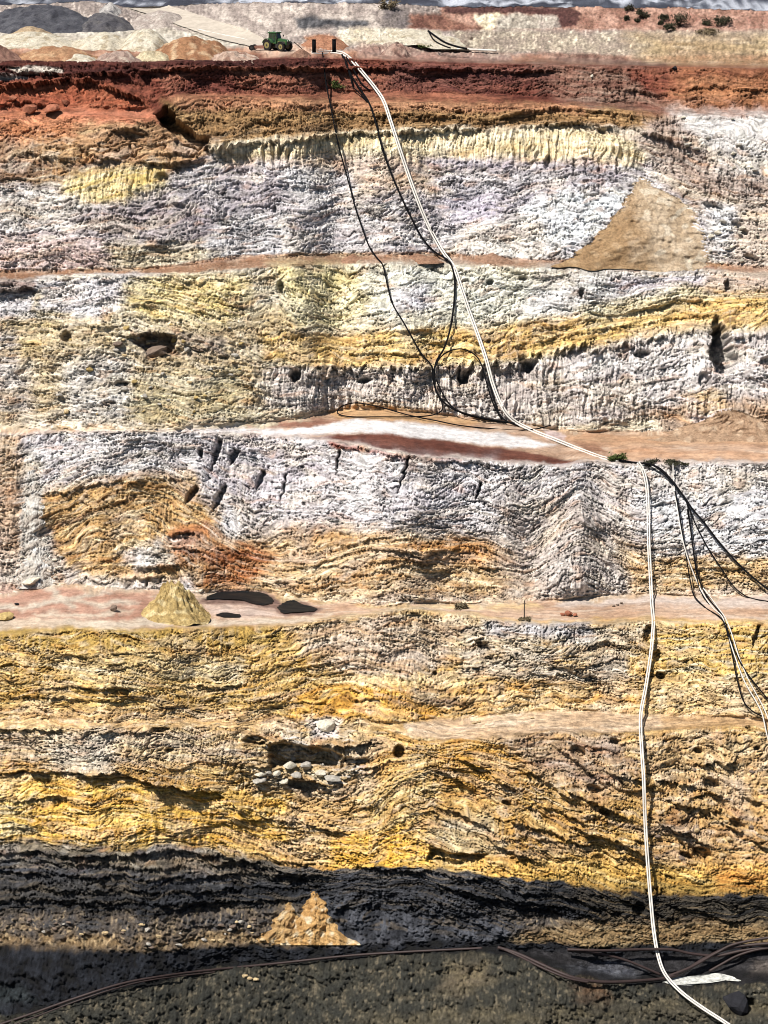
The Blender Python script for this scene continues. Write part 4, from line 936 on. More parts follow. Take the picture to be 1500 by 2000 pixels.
cone(336, 1128, 334, 1222, [(196,166,96), (172,142,76), (214,190,130)], 'olive yellow cone of rubble between the dusty track and the long black blotch', 32, 1.15, 2.2, steep=.12, free=4.6)
def slump(lo, ro, cols, label, seed, right=None, steep=.42, lump=.5, fill=.62, split=0.0, rest=None):
    """debris leaning on the wall between two outlines that run down from the apex to the foot"""
    y0, y1 = min(lo[0][1], ro[0][1]), max(lo[-1][1], ro[-1][1]); nr = int((y1 - y0) / 1.5) + 2; nc = 110
    lx, ly = zip(*lo); rx, ry = zip(*ro); P = np.zeros((nr, nc, 3)); UU = np.zeros((nr, nc)); YY = np.zeros((nr, nc)); EDG = np.zeros((nr, nc))
    front = {}
    for i in range(nr):
        y = y1 + (y0 - y1) * i / (nr - 1)
        a, b = np.interp(y, ly, lx), np.interp(y, ry, rx)
        a += 3 * math.sin(y * .19 + seed) + 2 * math.sin(y * .47 + seed); b += 3 * math.sin(y * .17 + 2 * seed) + 2 * math.sin(y * .41 + seed)
        for j in range(nc):
            px = a + (b - a) * j / (nc - 1); y_ = y if rest is None else min(y, float(np.interp(px, PXc, LY[rest])) - 2); w_ = surf(px, y_); k_ = round(px)
            if k_ not in front: front[k_] = surf(px, y1 if rest is None else float(np.interp(px, PXc, LY[rest])) - 2).y
            sc = w_.y / F_PX; d = min(px - a, b - px, .9 * (y - y0) + 2) * sc
            room = max(w_.y - front[k_], 0)
            tk = min(steep * d, fill * room + .25) + .06
            nzv = lump * min(1, d / 1.5)
            UU[i, j] = px; YY[i, j] = y_; EDG[i, j] = nzv * min(1, tk)
            P[i, j] = at(px, y_, w_.y - tk)
    # soften what the wall's own relief prints through
    for _ in range(4):
        q = P[:, :, 1].copy(); q[1:-1, 1:-1] = (P[1:-1, 1:-1, 1] * 2 + P[:-2, 1:-1, 1] + P[2:, 1:-1, 1] + P[1:-1, :-2, 1] + P[1:-1, 2:, 1]) / 6
        k = EDG > .05; P[:, :, 1] = np.where(k, q, P[:, :, 1])
    n_ = EDG * (.35 * noise(UU / 30 + .3 * noise(UU / 20, YY / 20, seed), YY / 70, seed) + .22 * noise(UU / 9, YY / 14, seed + 1) + .16 * noise(UU / 4, YY / 4, seed + 2) + .10 * noise(UU / 2, YY / 2, seed + 3))
    xx, ee = ray(UU, YY); P[:, :, 1] -= n_; P[:, :, 0] = P[:, :, 1] * xx; P[:, :, 2] = ZC + P[:, :, 1] * ee
    hc = heap_colour(UU / 12, YY / 12, cols, seed)
    if right:
        t_ = sstep(-40, 40, UU - split - .25 * (YY - y0) + 26 * noise(UU / 30, YY / 45, seed + 8))[..., None]; hc = hc * (1 - t_) + heap_colour(UU / 12, YY / 12, right, seed + 9) * t_
    c0 = P[0, nc // 2].copy(); o = grid_obj('talus_cone', P - c0, hc, M_HEAP); o.location = c0
    return tag(o, label, 'heap')

slump([(1248,346),(1232,370),(1212,405),(1185,440),(1150,475),(1110,505),(1066,527)], [(1258,346),(1285,366),(1320,386),(1350,402),(1372,440),(1382,480),(1390,515),(1394,531)], [(166,132,88), (154,120,78), (178,146,104)], 'tall tan cone of sand on the narrow ledge at right', 31, [(194,170,138), (178,152,118), (208,190,162)], split=1225, rest=12)
slump([(606,1742),(592,1775),(576,1802),(548,1826),(520,1846)], [(620,1740),(638,1772),(650,1800),(672,1826),(706,1846)], [(206,160,88), (186,138,66), (222,200,158)], 'ochre cone of debris standing against the coal seam', 33, steep=.7, lump=1.1)
slump([(564,1762),(545,1785),(525,1812),(496,1840)], [(574,1764),(578,1790),(590,1815),(606,1842)], [(196,156,92), (172,132,74), (206,180,136)], 'smaller ochre debris cone left of the tall one on the coal', 34, steep=.7, lump=1.1)
slump([(1410,800),(1370,822),(1310,840),(1240,858)], [(1440,800),(1490,822),(1530,840),(1560,866)], [(176,142,108), (160,126,94), (188,158,126)], 'low brown talus fan at the back of the wide bench at right', 35, steep=.4, lump=.6)
slump([(60,905),(48,960),(40,1040),(30,1150)], [(66,905),(80,960),(88,1040),(118,1150)], [(206,200,190), (186,174,160), (214,210,204)], 'pale chute of fine debris down the white face at far left', 36, steep=.3, lump=.6)
cone(690, 496, 690, 514, [(164,122,92), (148,106,78)], 'small brown talus cone on the narrow ledge right of the thin black hose', 37, 1.8, .4, out=.3)
cone(815, 494, 815, 514, [(164,122,92), (148,106,78)], 'small brown talus cone on the narrow ledge left of the crossing hoses', 38, 1.9, .4, out=.3)
cone(960, 494, 960, 514, [(164,124,96), (152,112,84)], 'small brown talus cone on the narrow ledge right of the white pipes', 39, 2.2, .4, out=.3)

# ------------------------------------------------------------------ pipes and hoses
def on_wall(pts, r, reach=6, lift=0.0, side=0.0, smooth=4):
    q = catmull(pts); px = np.array([v.x for v in q]); py = np.array([v.y for v in q])
    if side:
        tx, ty = np.gradient(px), np.gradient(py); l = np.hypot(tx, ty) + 1e-6
        px, py = px - ty / l * side, py + tx / l * side
    Db, Dr = [], []
    for x, y in zip(px, py):
        c = int(np.clip(np.searchsorted(PXc, x), 1, NC - 1)); rw = np.interp(y, PYs[:, c], np.arange(NR)[::-1])
        i = int(np.clip(rw, 1, NR - 2)); ci = int(np.clip(c, 2, NC - 3))
        b_ = DD[i, c] + (DD[i + 1, c] - DD[i, c]) * (rw - i)
        Db.append(b_); Dr.append((POS[i - 1:i + 2, ci - 2:ci + 3, 1] - DD[i - 1:i + 2, ci - 2:ci + 3]).min())
    Db, Dr = np.array(Db), np.array(Dr)
    pad = np.pad(Dr, reach, mode='edge'); env = np.array([pad[i:i + 2 * reach + 1].min() for i in range(len(Dr))])
    def g(a, sg):
        k = np.exp(-.5 * (np.arange(-3 * sg, 3 * sg + 1) / sg) ** 2); k /= k.sum(); return np.convolve(np.pad(a, 3 * sg, mode='edge'), k, 'valid')
    Dm = g(Db, smooth) + g(env, smooth + 2)
    Dm = np.minimum(Dm, Db + Dr + .3)
    Dm = g(Dm, 2)
    return [at(x, y, d - lift) + Vector((0, -.55, .8)) * r for x, y, d in zip(px, py, Dm)]

def tube_mesh(pts, r, sides=8):
    V_, F_ = [], []
    n = len(pts)
    for i, p in enumerate(pts):
        t = (pts[min(i + 1, n - 1)] - pts[max(i - 1, 0)]).normalized()
        a = t.cross(Vector((0, 1, .3))); a = a.normalized() if a.length > 1e-4 else Vector((1, 0, 0)); b = t.cross(a)
        for s in range(sides):
            th = 2 * math.pi * s / sides; V_.append(p + (a * math.cos(th) + b * math.sin(th)) * r)
        if i:
            for s in range(sides):
                s2 = (s + 1) % sides; o_ = (i - 1) * sides
                F_.append((o_ + s, o_ + s2, o_ + sides + s2, o_ + sides + s))
    F_.append(tuple(range(sides))[::-1]); F_.append(tuple(range((n - 1) * sides, n * sides)))
    return V_, F_

def run(name, pts, r, mat, label, cat, group=None, side=0.0, lift=0.0, reach=6, joints=0, smooth=4):
    path = on_wall(pts, r, reach, lift, side, smooth)
    c0 = path[0].copy(); t = empty(name, c0)
    v, f = tube_mesh([p - c0 for p in path], r)
    mesh_obj('tube', v, f, mat, t, smooth=True)
    if joints:                                   # couplings where two lengths meet
        for i in range(joints // 2 + 3, len(path) - 3, joints):
            d = (path[i + 1] - path[i - 1]).normalized() * .28
            v, f = tube_mesh([path[i] - c0 - d, path[i] - c0 + d], r * 1.45)
            mesh_obj('coupling', v, f, mat, t)
    return tag(t, label, cat, group)

UPW = [(609,104),(630,104),(655,103),(672,107),(690,122),(710,145),(735,176),(750,200),(762,235),(775,275),(795,335),(815,390),(835,438),(862,488),(886,522),(900,560),(915,605),(935,660),(950,705),(962,750),(978,790),(1000,820),(1040,842),(1090,862),(1140,882),(1180,896),(1208,900)]
run('white_pipe', UPW, .15, M_WHITE, 'left of the paired white pipes running down from the black upright tubes', 'pipe', 'white pipes', side=2.0, reach=5)
run('white_pipe', UPW, .15, M_WHITE, 'right of the paired white pipes running down from the black upright tubes', 'pipe', 'white pipes', side=-2.0, reach=5)
LOW = [(1246,904),(1256,920),(1263,950),(1266,1000),(1267,1060),(1270,1120),(1273,1180),(1276,1215),(1273,1260),(1268,1300),(1260,1350),(1253,1385),(1251,1415),(1253,1460),(1257,1520),(1259,1580),(1262,1640),(1266,1700),(1271,1760),(1277,1820),(1286,1870),(1300,1905),(1330,1938),(1370,1968),(1425,2004),(1470,2040)]
run('white_pipe', LOW, .125, M_WHITE, 'left of the paired long white pipes hanging from the wide bench to the pit floor', 'pipe', 'white pipes', side=2.0, lift=.25, reach=12)
run('white_pipe', LOW, .125, M_WHITE, 'right of the paired long white pipes hanging from the wide bench to the pit floor', 'pipe', 'white pipes', side=-2.0, lift=.25, reach=12)
RW = [(1316,906),(1317,940),(1322,980),(1330,1030),(1340,1075),(1356,1120),(1372,1155),(1392,1185),(1412,1205),(1422,1235),(1436,1280),(1455,1330),(1478,1370),(1490,1395),(1498,1430),(1510,1480)]
run('white_pipe', RW, .095, M_WHITE, 'thin white pipe among the black hoses at right', 'pipe', 'white pipes', side=1.6, lift=.15)
run('white_pipe', [(1372,1150),(1384,1165),(1402,1190),(1415,1208),(1428,1240),(1442,1285),(1460,1328),(1484,1372),(1497,1400),(1510,1440)], .085, M_WHITE, 'second thin white pipe joining at the middle bench at right', 'pipe', 'white pipes', side=-1.5, lift=.15)
HG = 'black hoses on the pit wall'
run('black_hose', [(630,104),(633,130),(637,165),(645,205),(652,240),(660,280),(672,325),(685,372),(695,410),(708,448),(720,480),(735,503),(748,520),(757,560),(767,595),(785,625),(802,655),(822,690),(842,714),(846,730)], 0.127, M_BLACK, 'thin black hose at far left from the rim to the knot above the wide bench', 'hose', HG, joints=26)
run('black_hose', [(668,108),(676,128),(690,155),(708,182),(722,205),(735,245),(745,285),(760,330),(780,378),(800,420),(822,462),(845,490),(868,505),(882,520),(888,550),(887,590),(880,640),(868,680),(852,708),(848,735),(852,765),(868,788),(892,803),(930,815),(970,823),(1005,828)], 0.166, M_BLACK, 'thick black hose left of the upper white pipes', 'hose', HG, joints=30)
run('black_hose', [(688,170),(705,186),(722,207)], 0.117, M_BLACK, 'short black hose end beside the thick hose on the red clay', 'hose', HG)
run('black_hose', [(672,112),(678,130),(684,150),(690,172)], 0.146, M_BLACK, 'short black hose hanging over the red rim left of the pipe bend', 'hose', HG)
run('black_hose', [(676,112),(692,140),(706,164),(722,178)], 0.146, M_BLACK, 'short black hose hanging over the red rim just below the pipe bend', 'hose', HG)
run('black_hose', [(842,445),(852,470),(866,490),(880,506),(890,530),(892,550)], 0.117, M_BLACK, 'black hose squeezed between the thick hose and the white pipes', 'hose', HG)
run('black_hose', [(846,745),(848,725),(856,705),(868,692),(885,684),(905,683),(925,692),(938,708),(948,740),(958,775),(968,800),(980,820)], 0.117, M_BLACK, 'black hose arching up and over towards the white pipes', 'hose', HG, lift=.2)
run('black_hose', [(844,718),(846,745),(855,770),(863,788),(864,800),(855,808),(835,813),(800,815),(740,815),(690,815),(664,811),(659,804),(668,794),(690,788),(715,790),(750,798),(800,812),(850,822),(900,832),(960,838),(1010,841),(1050,838),(1076,831)], 0.107, M_BLACK, 'black hose laid in a long flat loop on the wide bench', 'hose', HG, lift=.0)
run('black_hose', [(852,742),(862,765),(878,790),(898,806),(925,815),(960,822),(990,826)], 0.117, M_BLACK, 'black hose curving from the knot to the foot of the white pipes', 'hose', HG)
run('black_hose', [(952,725),(958,755),(966,785),(976,810),(990,824),(1015,834)], 0.127, M_BLACK, 'black hose hugging the white pipes just above the wide bench', 'hose', HG)
run('black_hose', [(1208,900),(1240,905),(1270,908),(1290,920),(1310,940),(1335,970),(1352,995),(1375,1022),(1400,1055),(1430,1090),(1460,1120),(1490,1145),(1530,1175)], 0.160, M_BLACK, 'thickest black hose slanting down to the right edge', 'hose', HG, lift=.2)
run('black_hose', [(1268,906),(1290,916),(1312,938),(1332,966),(1346,992),(1352,1010),(1366,1040),(1385,1075),(1408,1110),(1428,1140),(1446,1158),(1470,1170),(1530,1180)], 0.104, M_BLACK, 'thin black hose curving out on the middle bench below the thickest hose', 'hose', HG, lift=.2)
run('black_hose', [(1276,908),(1300,926),(1322,952),(1340,980),(1346,1010),(1352,1060),(1360,1110),(1370,1145),(1384,1170),(1408,1200),(1418,1222),(1430,1260),(1455,1310),(1490,1355),(1530,1400)], 0.112, M_BLACK, 'black hose right of the thin white pipe, reaching the right edge low down', 'hose', HG, lift=.15)
run('black_hose', [(1342,995),(1349,1040),(1354,1080),(1360,1120),(1366,1150),(1380,1175),(1404,1200)], 0.080, M_BLACK, 'thin black hose between the thin white pipe and its right neighbour', 'hose', HG, lift=.1)
run('black_hose', [(1318,960),(1326,1000),(1334,1050),(1342,1100),(1350,1145),(1356,1165),(1378,1188),(1408,1208),(1420,1235),(1430,1280),(1440,1330),(1452,1370),(1470,1390),(1490,1400)], 0.104, M_BLACK, 'black hose left of the thin white pipe', 'hose', HG, lift=.1)
PG = 'dark pipes on the pit floor'
run('dark_pipe', [(-30,2012),(60,1982),(150,1950),(240,1922),(330,1906),(420,1895),(550,1882),(680,1868),(800,1860),(942,1853)], .17, M_BROWNP, 'long rusty pipe along the crest of the foreground slope', 'pipe', PG, lift=.3)
run('dark_pipe', [(-30,2022),(60,1990),(150,1956),(230,1930),(300,1914),(420,1899)], .1, M_BROWNP, 'thin rusty pipe below the left end of the long one', 'pipe', PG, lift=.3)
run('dark_pipe', [(972,1852),(1010,1864),(1050,1882),(1090,1900),(1130,1914),(1180,1920),(1240,1918),(1300,1912),(1340,1896),(1380,1872),(1430,1852),(1530,1842)], .24, M_BROWNP, 'dark pipe sagging in a long curve under the white pipes', 'pipe', PG, lift=.5)
run('dark_pipe', [(985,1856),(1020,1872),(1060,1892),(1110,1912),(1150,1920)], .16, M_BROWNP, 'short dark pipe lying along the left part of the sagging pipe', 'pipe', PG, lift=.6)
run('dark_pipe', [(1108,1856),(1180,1858),(1250,1856),(1310,1856),(1350,1864),(1400,1868),(1450,1858),(1530,1846)], .2, M_BROWNP, 'dark pipe running level behind the white pipes at the pit floor', 'pipe', PG, lift=.4)
run('dark_pipe', [(1110,1858),(1170,1864),(1220,1876),(1260,1892),(1290,1905)], .18, M_BROWNP, 'dark pipe slanting down to the white pipes from the left', 'pipe', PG, lift=.4)
run('dark_pipe', [(1300,1910),(1350,1890),(1400,1862),(1440,1844),(1530,1828)], .2, M_BROWNP, 'dark pipe slanting up to the right edge above the others', 'pipe', PG, lift=.8)
run('dark_pipe', [(1385,1898),(1410,1884),(1440,1868),(1480,1856),(1530,1850)], .18, M_BROWNP, 'lowest dark pipe at the right edge of the pit floor', 'pipe', PG, lift=.5)
run('dark_pipe', [(836,62),(850,72),(868,84),(890,92),(912,97)], .2, M_BLACK, 'black pipe sliding down the cream berm on the rim', 'pipe', lift=12)
run('dark_pipe', [(838,64),(848,80),(866,90),(880,95)], .14, M_BLACK, 'thin black pipe left of the one sliding down the cream berm', 'pipe', lift=12)
run('white_pipe', [(386,58),(410,64),(440,70),(470,76),(490,81)], .13, M_WHITE, 'thin white pipe on the haul road behind the tractor', 'pipe', 'white pipes', lift=.1)
run('white_pipe', [(892,98),(930,99),(970,101)], .22, M_WHITE, 'short level white pipe at the foot of the bank behind the rim', 'pipe', 'white pipes', lift=.3)

# ------------------------------------------------------------------ boulders
def rock_mesh(seed, sq=(1, 1, .75), sub=2):
    rnd = random.Random(seed); bm = bmesh.new(); bmesh.ops.create_icosphere(bm, subdivisions=sub, radius=1)
    planes = [(Vector((rnd.gauss(0, 1), rnd.gauss(0, 1), rnd.gauss(0, 1))).normalized(), rnd.uniform(.42, .75)) for _ in range(11)]
    for v in bm.verts:
        for n, d in planes:
            k = v.co.dot(n) - d
            if k > 0: v.co -= n * k * .92
        v.co *= rnd.uniform(.95, 1.05); v.co.x *= sq[0]; v.co.y *= sq[1]; v.co.z *= sq[2]
    me = bpy.data.meshes.new('boulder'); bm.to_mesh(me); bm.free(); return me
def stone_mat(n, c): return rock_mat(n, attr=False, base=tuple(lin(c) * .86), grain=.3, bump=.5, scale=2.5)
SM = {'white': stone_mat('white_stone', (208,200,182)), 'grey': stone_mat('grey_stone', (172,166,156)), 'tan': stone_mat('tan_stone', (200,176,136)), 'dark': stone_mat('dark_stone', (122,106,94)),
      'coal': stone_mat('coal_stone', (40,40,44)), 'red': stone_mat('red_stone', (158,102,80)), 'olive': stone_mat('olive_stone', (180,156,104))}
RM = {}
def boulder(px, py, w_px, h_px, kind, label, group=None, seed=None, sink=.25):
    p = surf(px, py); sc = p.y / F_PX
    k = (kind, (seed if seed is not None else random.randrange(7)))
    if k not in RM:
        RM[k] = rock_mesh(hash(k[1]) + 5 * len(kind)); RM[k].materials.append(SM[kind])
    o = bpy.data.objects.new('boulder', RM[k]); COL.objects.link(o)
    a, b = w_px * sc / 2, h_px * sc / 2
    o.scale = (a, a * .8, b / .75); o.rotation_euler = (random.uniform(-.25, .25), random.uniform(-.25, .25), random.uniform(-.6, .6))
    o.location = p + Vector((0, -a * .35, b * (1 - sink)))
    return tag(o, label, 'rock', group)
boulder(62, 1142, 44, 20, 'white', 'pale cream boulder at the left back of the middle bench', seed=1)
boulder(393, 1156, 12, 9, 'white', 'small cream stone on the rubble left of the long black blotch', seed=2)
boulder(1440, 1978, 84, 58, 'coal', 'large black boulder at the bottom right corner', seed=3)
boulder(302, 692, 70, 26, 'dark', 'large dark grey block jutting from the rubble slope at left', seed=4)
boulder(385, 686, 34, 15, 'dark', 'dark grey block right of the largest dark block', seed=5)
boulder(234, 675, 28, 15, 'dark', 'smaller dark block left of the largest dark block', seed=6)
boulder(236, 752, 24, 12, 'grey', 'flat grey rock on the rubble slope at left', seed=0)
boulder(638, 1424, 50, 34, 'white', 'white block at the edge of the lower bench above the cave', seed=2)
boulder(655, 1478, 26, 36, 'grey', 'upright grey slab at the right side of the cave', seed=3)
for i, (x, y, w_, h_) in enumerate(((566,1502,34,30),(596,1500,28,24),(540,1512,22,16),(580,1518,36,18),(625,1512,30,22),(650,1516,44,16),(508,1512,30,14),(505,1526,36,12),(556,1530,28,14))):
    boulder(x, y, w_, h_, 'grey' if i % 2 else 'white', 'pale fallen rock heaped at the mouth of the cave in the yellow face', 'fallen rocks at the cave mouth', seed=i % 6)
boulder(222, 1192, 22, 16, 'dark', 'brown boulder lying alone on the dusty track of the middle bench', seed=4)
boulder(32, 1182, 12, 7, 'coal', 'small black stone at the left end of the middle bench', seed=1)
boulder(8, 1206, 44, 24, 'olive', 'rounded olive boulder at the left edge of the middle bench', seed=5, sink=.5)
for i, (x, y, w_, h_) in enumerate(((1110,1198,20,14),(1098,1198,12,8),(1122,1199,13,8),(1108,1194,10,7))):
    boulder(x, y, w_, h_, 'red', 'reddish rock in the little pile right of the post on the middle bench', 'reddish rock pile by the post', seed=i)
for i, (x, y) in enumerate(((1206,1183),(1214,1181),(1198,1185))): boulder(x, y, 8, 5, 'dark', 'tiny dark stone on the middle bench left of the long white pipes', 'tiny dark stones on the middle bench', seed=i)
for i, (x, y) in enumerate(((926,1412),(934,1410),(1040,1408),(1010,1398))): boulder(x, y, 11, 6, 'tan', 'small tan stone lying on the lower bench', 'small stones on the lower bench', seed=i)
for i, (x, y) in enumerate(((490,1918),(478,1914),(500,1920))): boulder(x, y, 18, 9, 'tan', 'tan stone on the dark foreground slope', 'tan stones on the foreground slope', seed=i)
boulder(1155, 152, 8, 8, 'white', 'tiny white stone on the dark red clay', seed=2)
boulder(1318, 136, 16, 9, 'coal', 'small black rock on the rim at right', seed=3)
for i, (x, y, w_, h_) in enumerate(((60,222,34,24),(102,221,40,22),(128,206,22,14),(26,200,26,16))):
    boulder(x, y, w_, h_, 'red', 'orange red block fallen onto the smooth red ledge at left', 'orange blocks on the red ledge', seed=i + 1)
rr_ = random.Random(5)
for (x0, x1, y0, y1, n, kinds, lab, grp) in (
    (110, 480, 636, 812, 46, ('tan', 'grey', 'olive'), 'rock in the left rubble slope', 'rocks of the left rubble slope'),
    (1390, 1480, 405, 520, 16, ('grey', 'white'), 'rock right of the tan cone', 'rocks right of the tan cone'),
    (490, 720, 1425, 1560, 22, ('tan', 'grey'), 'rock round the cave', 'broken rocks round the cave'),
    (20, 120, 1090, 1140, 12, ('grey', 'white'), 'rock near the cream boulder', 'rubble near the cream boulder'),
    (20, 640, 1795, 1845, 34, ('tan', 'dark', 'grey'), 'rock in the grey scree', 'rocks of the grey scree'),
    (1280, 1490, 1440, 1680, 22, ('tan', 'dark'), 'rock in the brown face at right', 'rocks of the brown face'),
    (330, 430, 78, 112, 10, ('tan', 'white'), 'stone on the large orange heap at the rim', 'stones on the orange heap'),
    (1320, 1480, 230, 340, 16, ('white', 'grey'), 'rock in the pale upper right slope', 'rocks of the pale upper right slope')):
    for i in range(n):
        w_ = rr_.uniform(8, 19); bx_, by_, kd = rr_.uniform(x0, x1), rr_.uniform(y0, y1), rr_.choice(kinds)
        where = ('upper' if by_ < (y0 + y1) / 2 else 'lower') + ' ' + ('left' if bx_ < x0 + (x1 - x0) / 3 else 'middle' if bx_ < x0 + (x1 - x0) * 2 / 3 else 'right')
        boulder(bx_, by_, w_, w_ * rr_.uniform(.5, .8), kd, ('small ' if w_ < 13 else 'larger ') + kd + ' ' + lab + ', ' + where + ' part', grp, seed=rr_.randrange(6), sink=.45)

# ------------------------------------------------------------------ shrubs
def leaf_mat(n, c): return plain_mat(n, c, .8, spec=.1, var=.5, scale=1.5)
LM = {'dark': leaf_mat('dark_leaves', (.035, .034, .02)), 'green': leaf_mat('green_leaves', (.055, .07, .02)), 'dry': leaf_mat('dry_leaves', (.13, .10, .06))}
M_STEM = plain_mat('shrub_wood', (.09, .065, .05), .9)
def shrub(px, py, w_px, h_px, kind, label, seed, group='shrubs', n=420):
    rnd = random.Random(seed); p = surf(px, py); sc = p.y / F_PX; a, h = w_px * sc / 2, h_px * sc
    t = empty('shrub', p - Vector((0, 0, .1)))
    v, f = [], []
    for k in range(6):
        d = Vector((rnd.uniform(-1, 1) * a * .7, rnd.uniform(-.8, .8) * a * .7, h * rnd.uniform(.5, .8)))
        vv, ff = tube_mesh([Vector((0, 0, 0)), d * .5 + Vector((0, 0, .1)), d], .035, 5)
        f += [tuple(i + len(v) for i in q) for q in ff]; v += vv
    mesh_obj('stem', v, f, M_STEM, t)
    v, f = [], []
    clumps = [(Vector((rnd.uniform(-.75, .75) * a, rnd.uniform(-.7, .7) * a, h * rnd.uniform(.25, .8))), rnd.uniform(.25, .5)) for _ in range(9)]
    for k in range(n):
        c, s_ = rnd.choice(clumps)
        q = c + Vector((rnd.gauss(0, 1) * a * s_ * .6, rnd.gauss(0, 1) * a * s_ * .6, rnd.gauss(0, 1) * h * s_ * .38)); q.z = max(q.z, .05)
        l = rnd.uniform(.12, .28); e1 = Vector((rnd.gauss(0, 1), rnd.gauss(0, 1), rnd.gauss(0, 1))).normalized() * l; e2 = e1.orthogonal().normalized() * l * .5
        b0 = len(v); v += [q - e1, q + e2, q + e1, q - e2]; f.append((b0, b0 + 1, b0 + 2, b0 + 3))
    mesh_obj('foliage', v, f, LM[kind], t)
    return tag(t, label, 'shrub', group)
for i, (x, y, w_, h_, k, lab) in enumerate((
    (1228,22,20,11,'dark','dark shrub on the skyline of the red brown bank, leftmost of all'), (1258,36,26,18,'dark','dark shrub second from the left on the red brown bank'),
    (1223,40,10,10,'dark','tiny dark shrub below the leftmost shrub of the bank'), (1245,43,9,7,'dark','tiny dark shrub between two larger ones on the bank'),
    (1296,40,20,13,'dark','dark shrub just left of the tallest one on the bank'), (1331,53,32,27,'dark','tallest dark shrub on the red brown bank'),
    (1308,61,26,17,'dark','dark shrub at the foot of the tallest one'), (1290,48,10,8,'dark','small dark shrub left of the foot of the tallest one'),
    (1381,49,18,14,'dark','small shrub touching the rightmost dark shrub'), (1410,50,36,20,'dark','wide dark shrub, rightmost on the bank'),
    (1382,66,50,10,'dry','low brown scrub at the foot of the rightmost shrub'), (1205,901,32,15,'green','round green shrub at the lip of the wide bench by the white pipe end'),
    (1273,908,28,10,'dark','flat dark shrub where the black hoses leave the wide bench'), (1320,909,50,8,'dark','low dark scrub right of the black hoses on the lip of the wide bench'),
    (656,172,26,15,'green','green tuft growing on the red clay between the two hoses'), (822,93,42,9,'green','low green scrub at the foot of the cream berm'),
    (760,18,36,20,'dry','grey brown scrub on the mauve bank above the pipe bend'), (52,112,14,6,'dry','dry tuft on the low orange heap at far left'), (318,104,16,6,'green','green tuft at the foot of the large orange heap'))):
    shrub(x, y, w_, h_, k, lab, 40 + i, 'shrubs on the pit wall and rim', 520 if w_ > 20 else 260)
for i, (x, y, w_, h_, lab) in enumerate(((900,1192,26,16,'dry brown bush at the left end of the middle bench strip'), (1023,1206,22,5,'dry tuft round the foot of the lone post'))):
    shrub(x, y, w_, h_, 'dry', lab, 80 + i, 'shrubs on the pit wall and rim')

# ------------------------------------------------------------------ lone post, upright tubes
def cyl(bm, r1, r2, h, loc, axis='Z', seg=20):
    m = Matrix.Translation(loc) @ (Matrix.Rotation(math.pi / 2, 4, 'X') if axis == 'Y' else Matrix.Rotation(math.pi / 2, 4, 'Y') if axis == 'X' else Matrix.Identity(4))
    bmesh.ops.create_cone(bm, cap_ends=True, segments=seg, radius1=r1, radius2=r2, depth=h, matrix=m)
def bx(bm, x0, x1, y0, y1, z0, z1, bev=0.0):
    r = bmesh.ops.create_cube(bm, size=1, matrix=Matrix.Translation(((x0 + x1) / 2, (y0 + y1) / 2, (z0 + z1) / 2)) @ Matrix.Diagonal((x1 - x0, y1 - y0, z1 - z0, 1)))
    if bev: bmesh.ops.bevel(bm, geom=list({e for v in r['verts'] for e in v.link_edges}), offset=bev, segments=2, affect='EDGES', profile=.6)
def prism(bm, prof, y0, y1):
    a = [bm.verts.new((x, y0, z)) for x, z in prof]; b = [bm.verts.new((x, y1, z)) for x, z in prof]; n = len(prof)
    bm.faces.new(a); bm.faces.new(b[::-1])
    for i in range(n): bm.faces.new((a[i], b[i], b[(i + 1) % n], a[(i + 1) % n]))
    bmesh.ops.recalc_face_normals(bm, faces=bm.faces)
M_WOOD = plain_mat('weathered_wood', (.05, .035, .028), .9)
t = empty('post', surf(1023, 1203)); bm = bmesh.new(); cyl(bm, .09, .07, 2.9, (0, 0, 1.4), seg=8); bm_obj('pole', bm, M_WOOD, t)
bm = bmesh.new(); bx(bm, -.28, .28, -.05, .05, 2.25, 2.35); bm_obj('crossbar', bm, M_WOOD, t)
tag(t, 'lone thin dark post standing on the middle bench', 'post')
t = empty('stick', surf(598, 106)); v, f = tube_mesh([Vector((0, 0, 0)), Vector((-1.1, .2, 1.1)), Vector((-2.2, .4, 2.0))], .09, 6); mesh_obj('branch', v, f, M_WOOD, t)
tag(t, 'leaning bare stick left of the black upright tubes', 'stick')
M_FRAME = plain_mat('pale_frame_paint', (.62, .58, .52), .6)
for x, lab in ((613, 'left black upright tube at the start of the white pipes'), (653, 'right black upright tube at the start of the white pipes')):
    p = surf(x, 104); p.z -= .05
    t = empty('upright_tube', p)
    bm = bmesh.new(); cyl(bm, .36, .36, 2.3, (0, 0, 1.25), seg=24); bm_obj('drum', bm, M_BLACK, t, True)
    for z in (.14, 2.40): bm = bmesh.new(); cyl(bm, .43, .43, .1, (0, 0, z), seg=24); bm_obj('rim', bm, M_BLACK, t)
    bm = bmesh.new(); bx(bm, -.5, .5, -.5, .5, 0, .09, .01); bm_obj('base_plate', bm, M_FRAME, t)
    tag(t, lab, 'tube', 'black upright tubes')
p = surf(633, 103); t = empty('pipe_rack', p)
for k, x in enumerate((-1.3, 0, 1.3)):
    bm = bmesh.new(); bx(bm, x - .035, x + .035, .3, .37, 0, .8); bm_obj('leg', bm, plain_mat('rusty_steel', (.22, .1, .05), .8) if k == 0 else bpy.data.materials['rusty_steel'], t)
for z in (.3, .77):
    bm = bmesh.new(); bx(bm, -1.4, 1.4, .31, .36, z, z + .05); bm_obj('rail', bm, bpy.data.materials['rusty_steel'], t)
tag(t, 'low rusty rack between the two black upright tubes', 'rack')

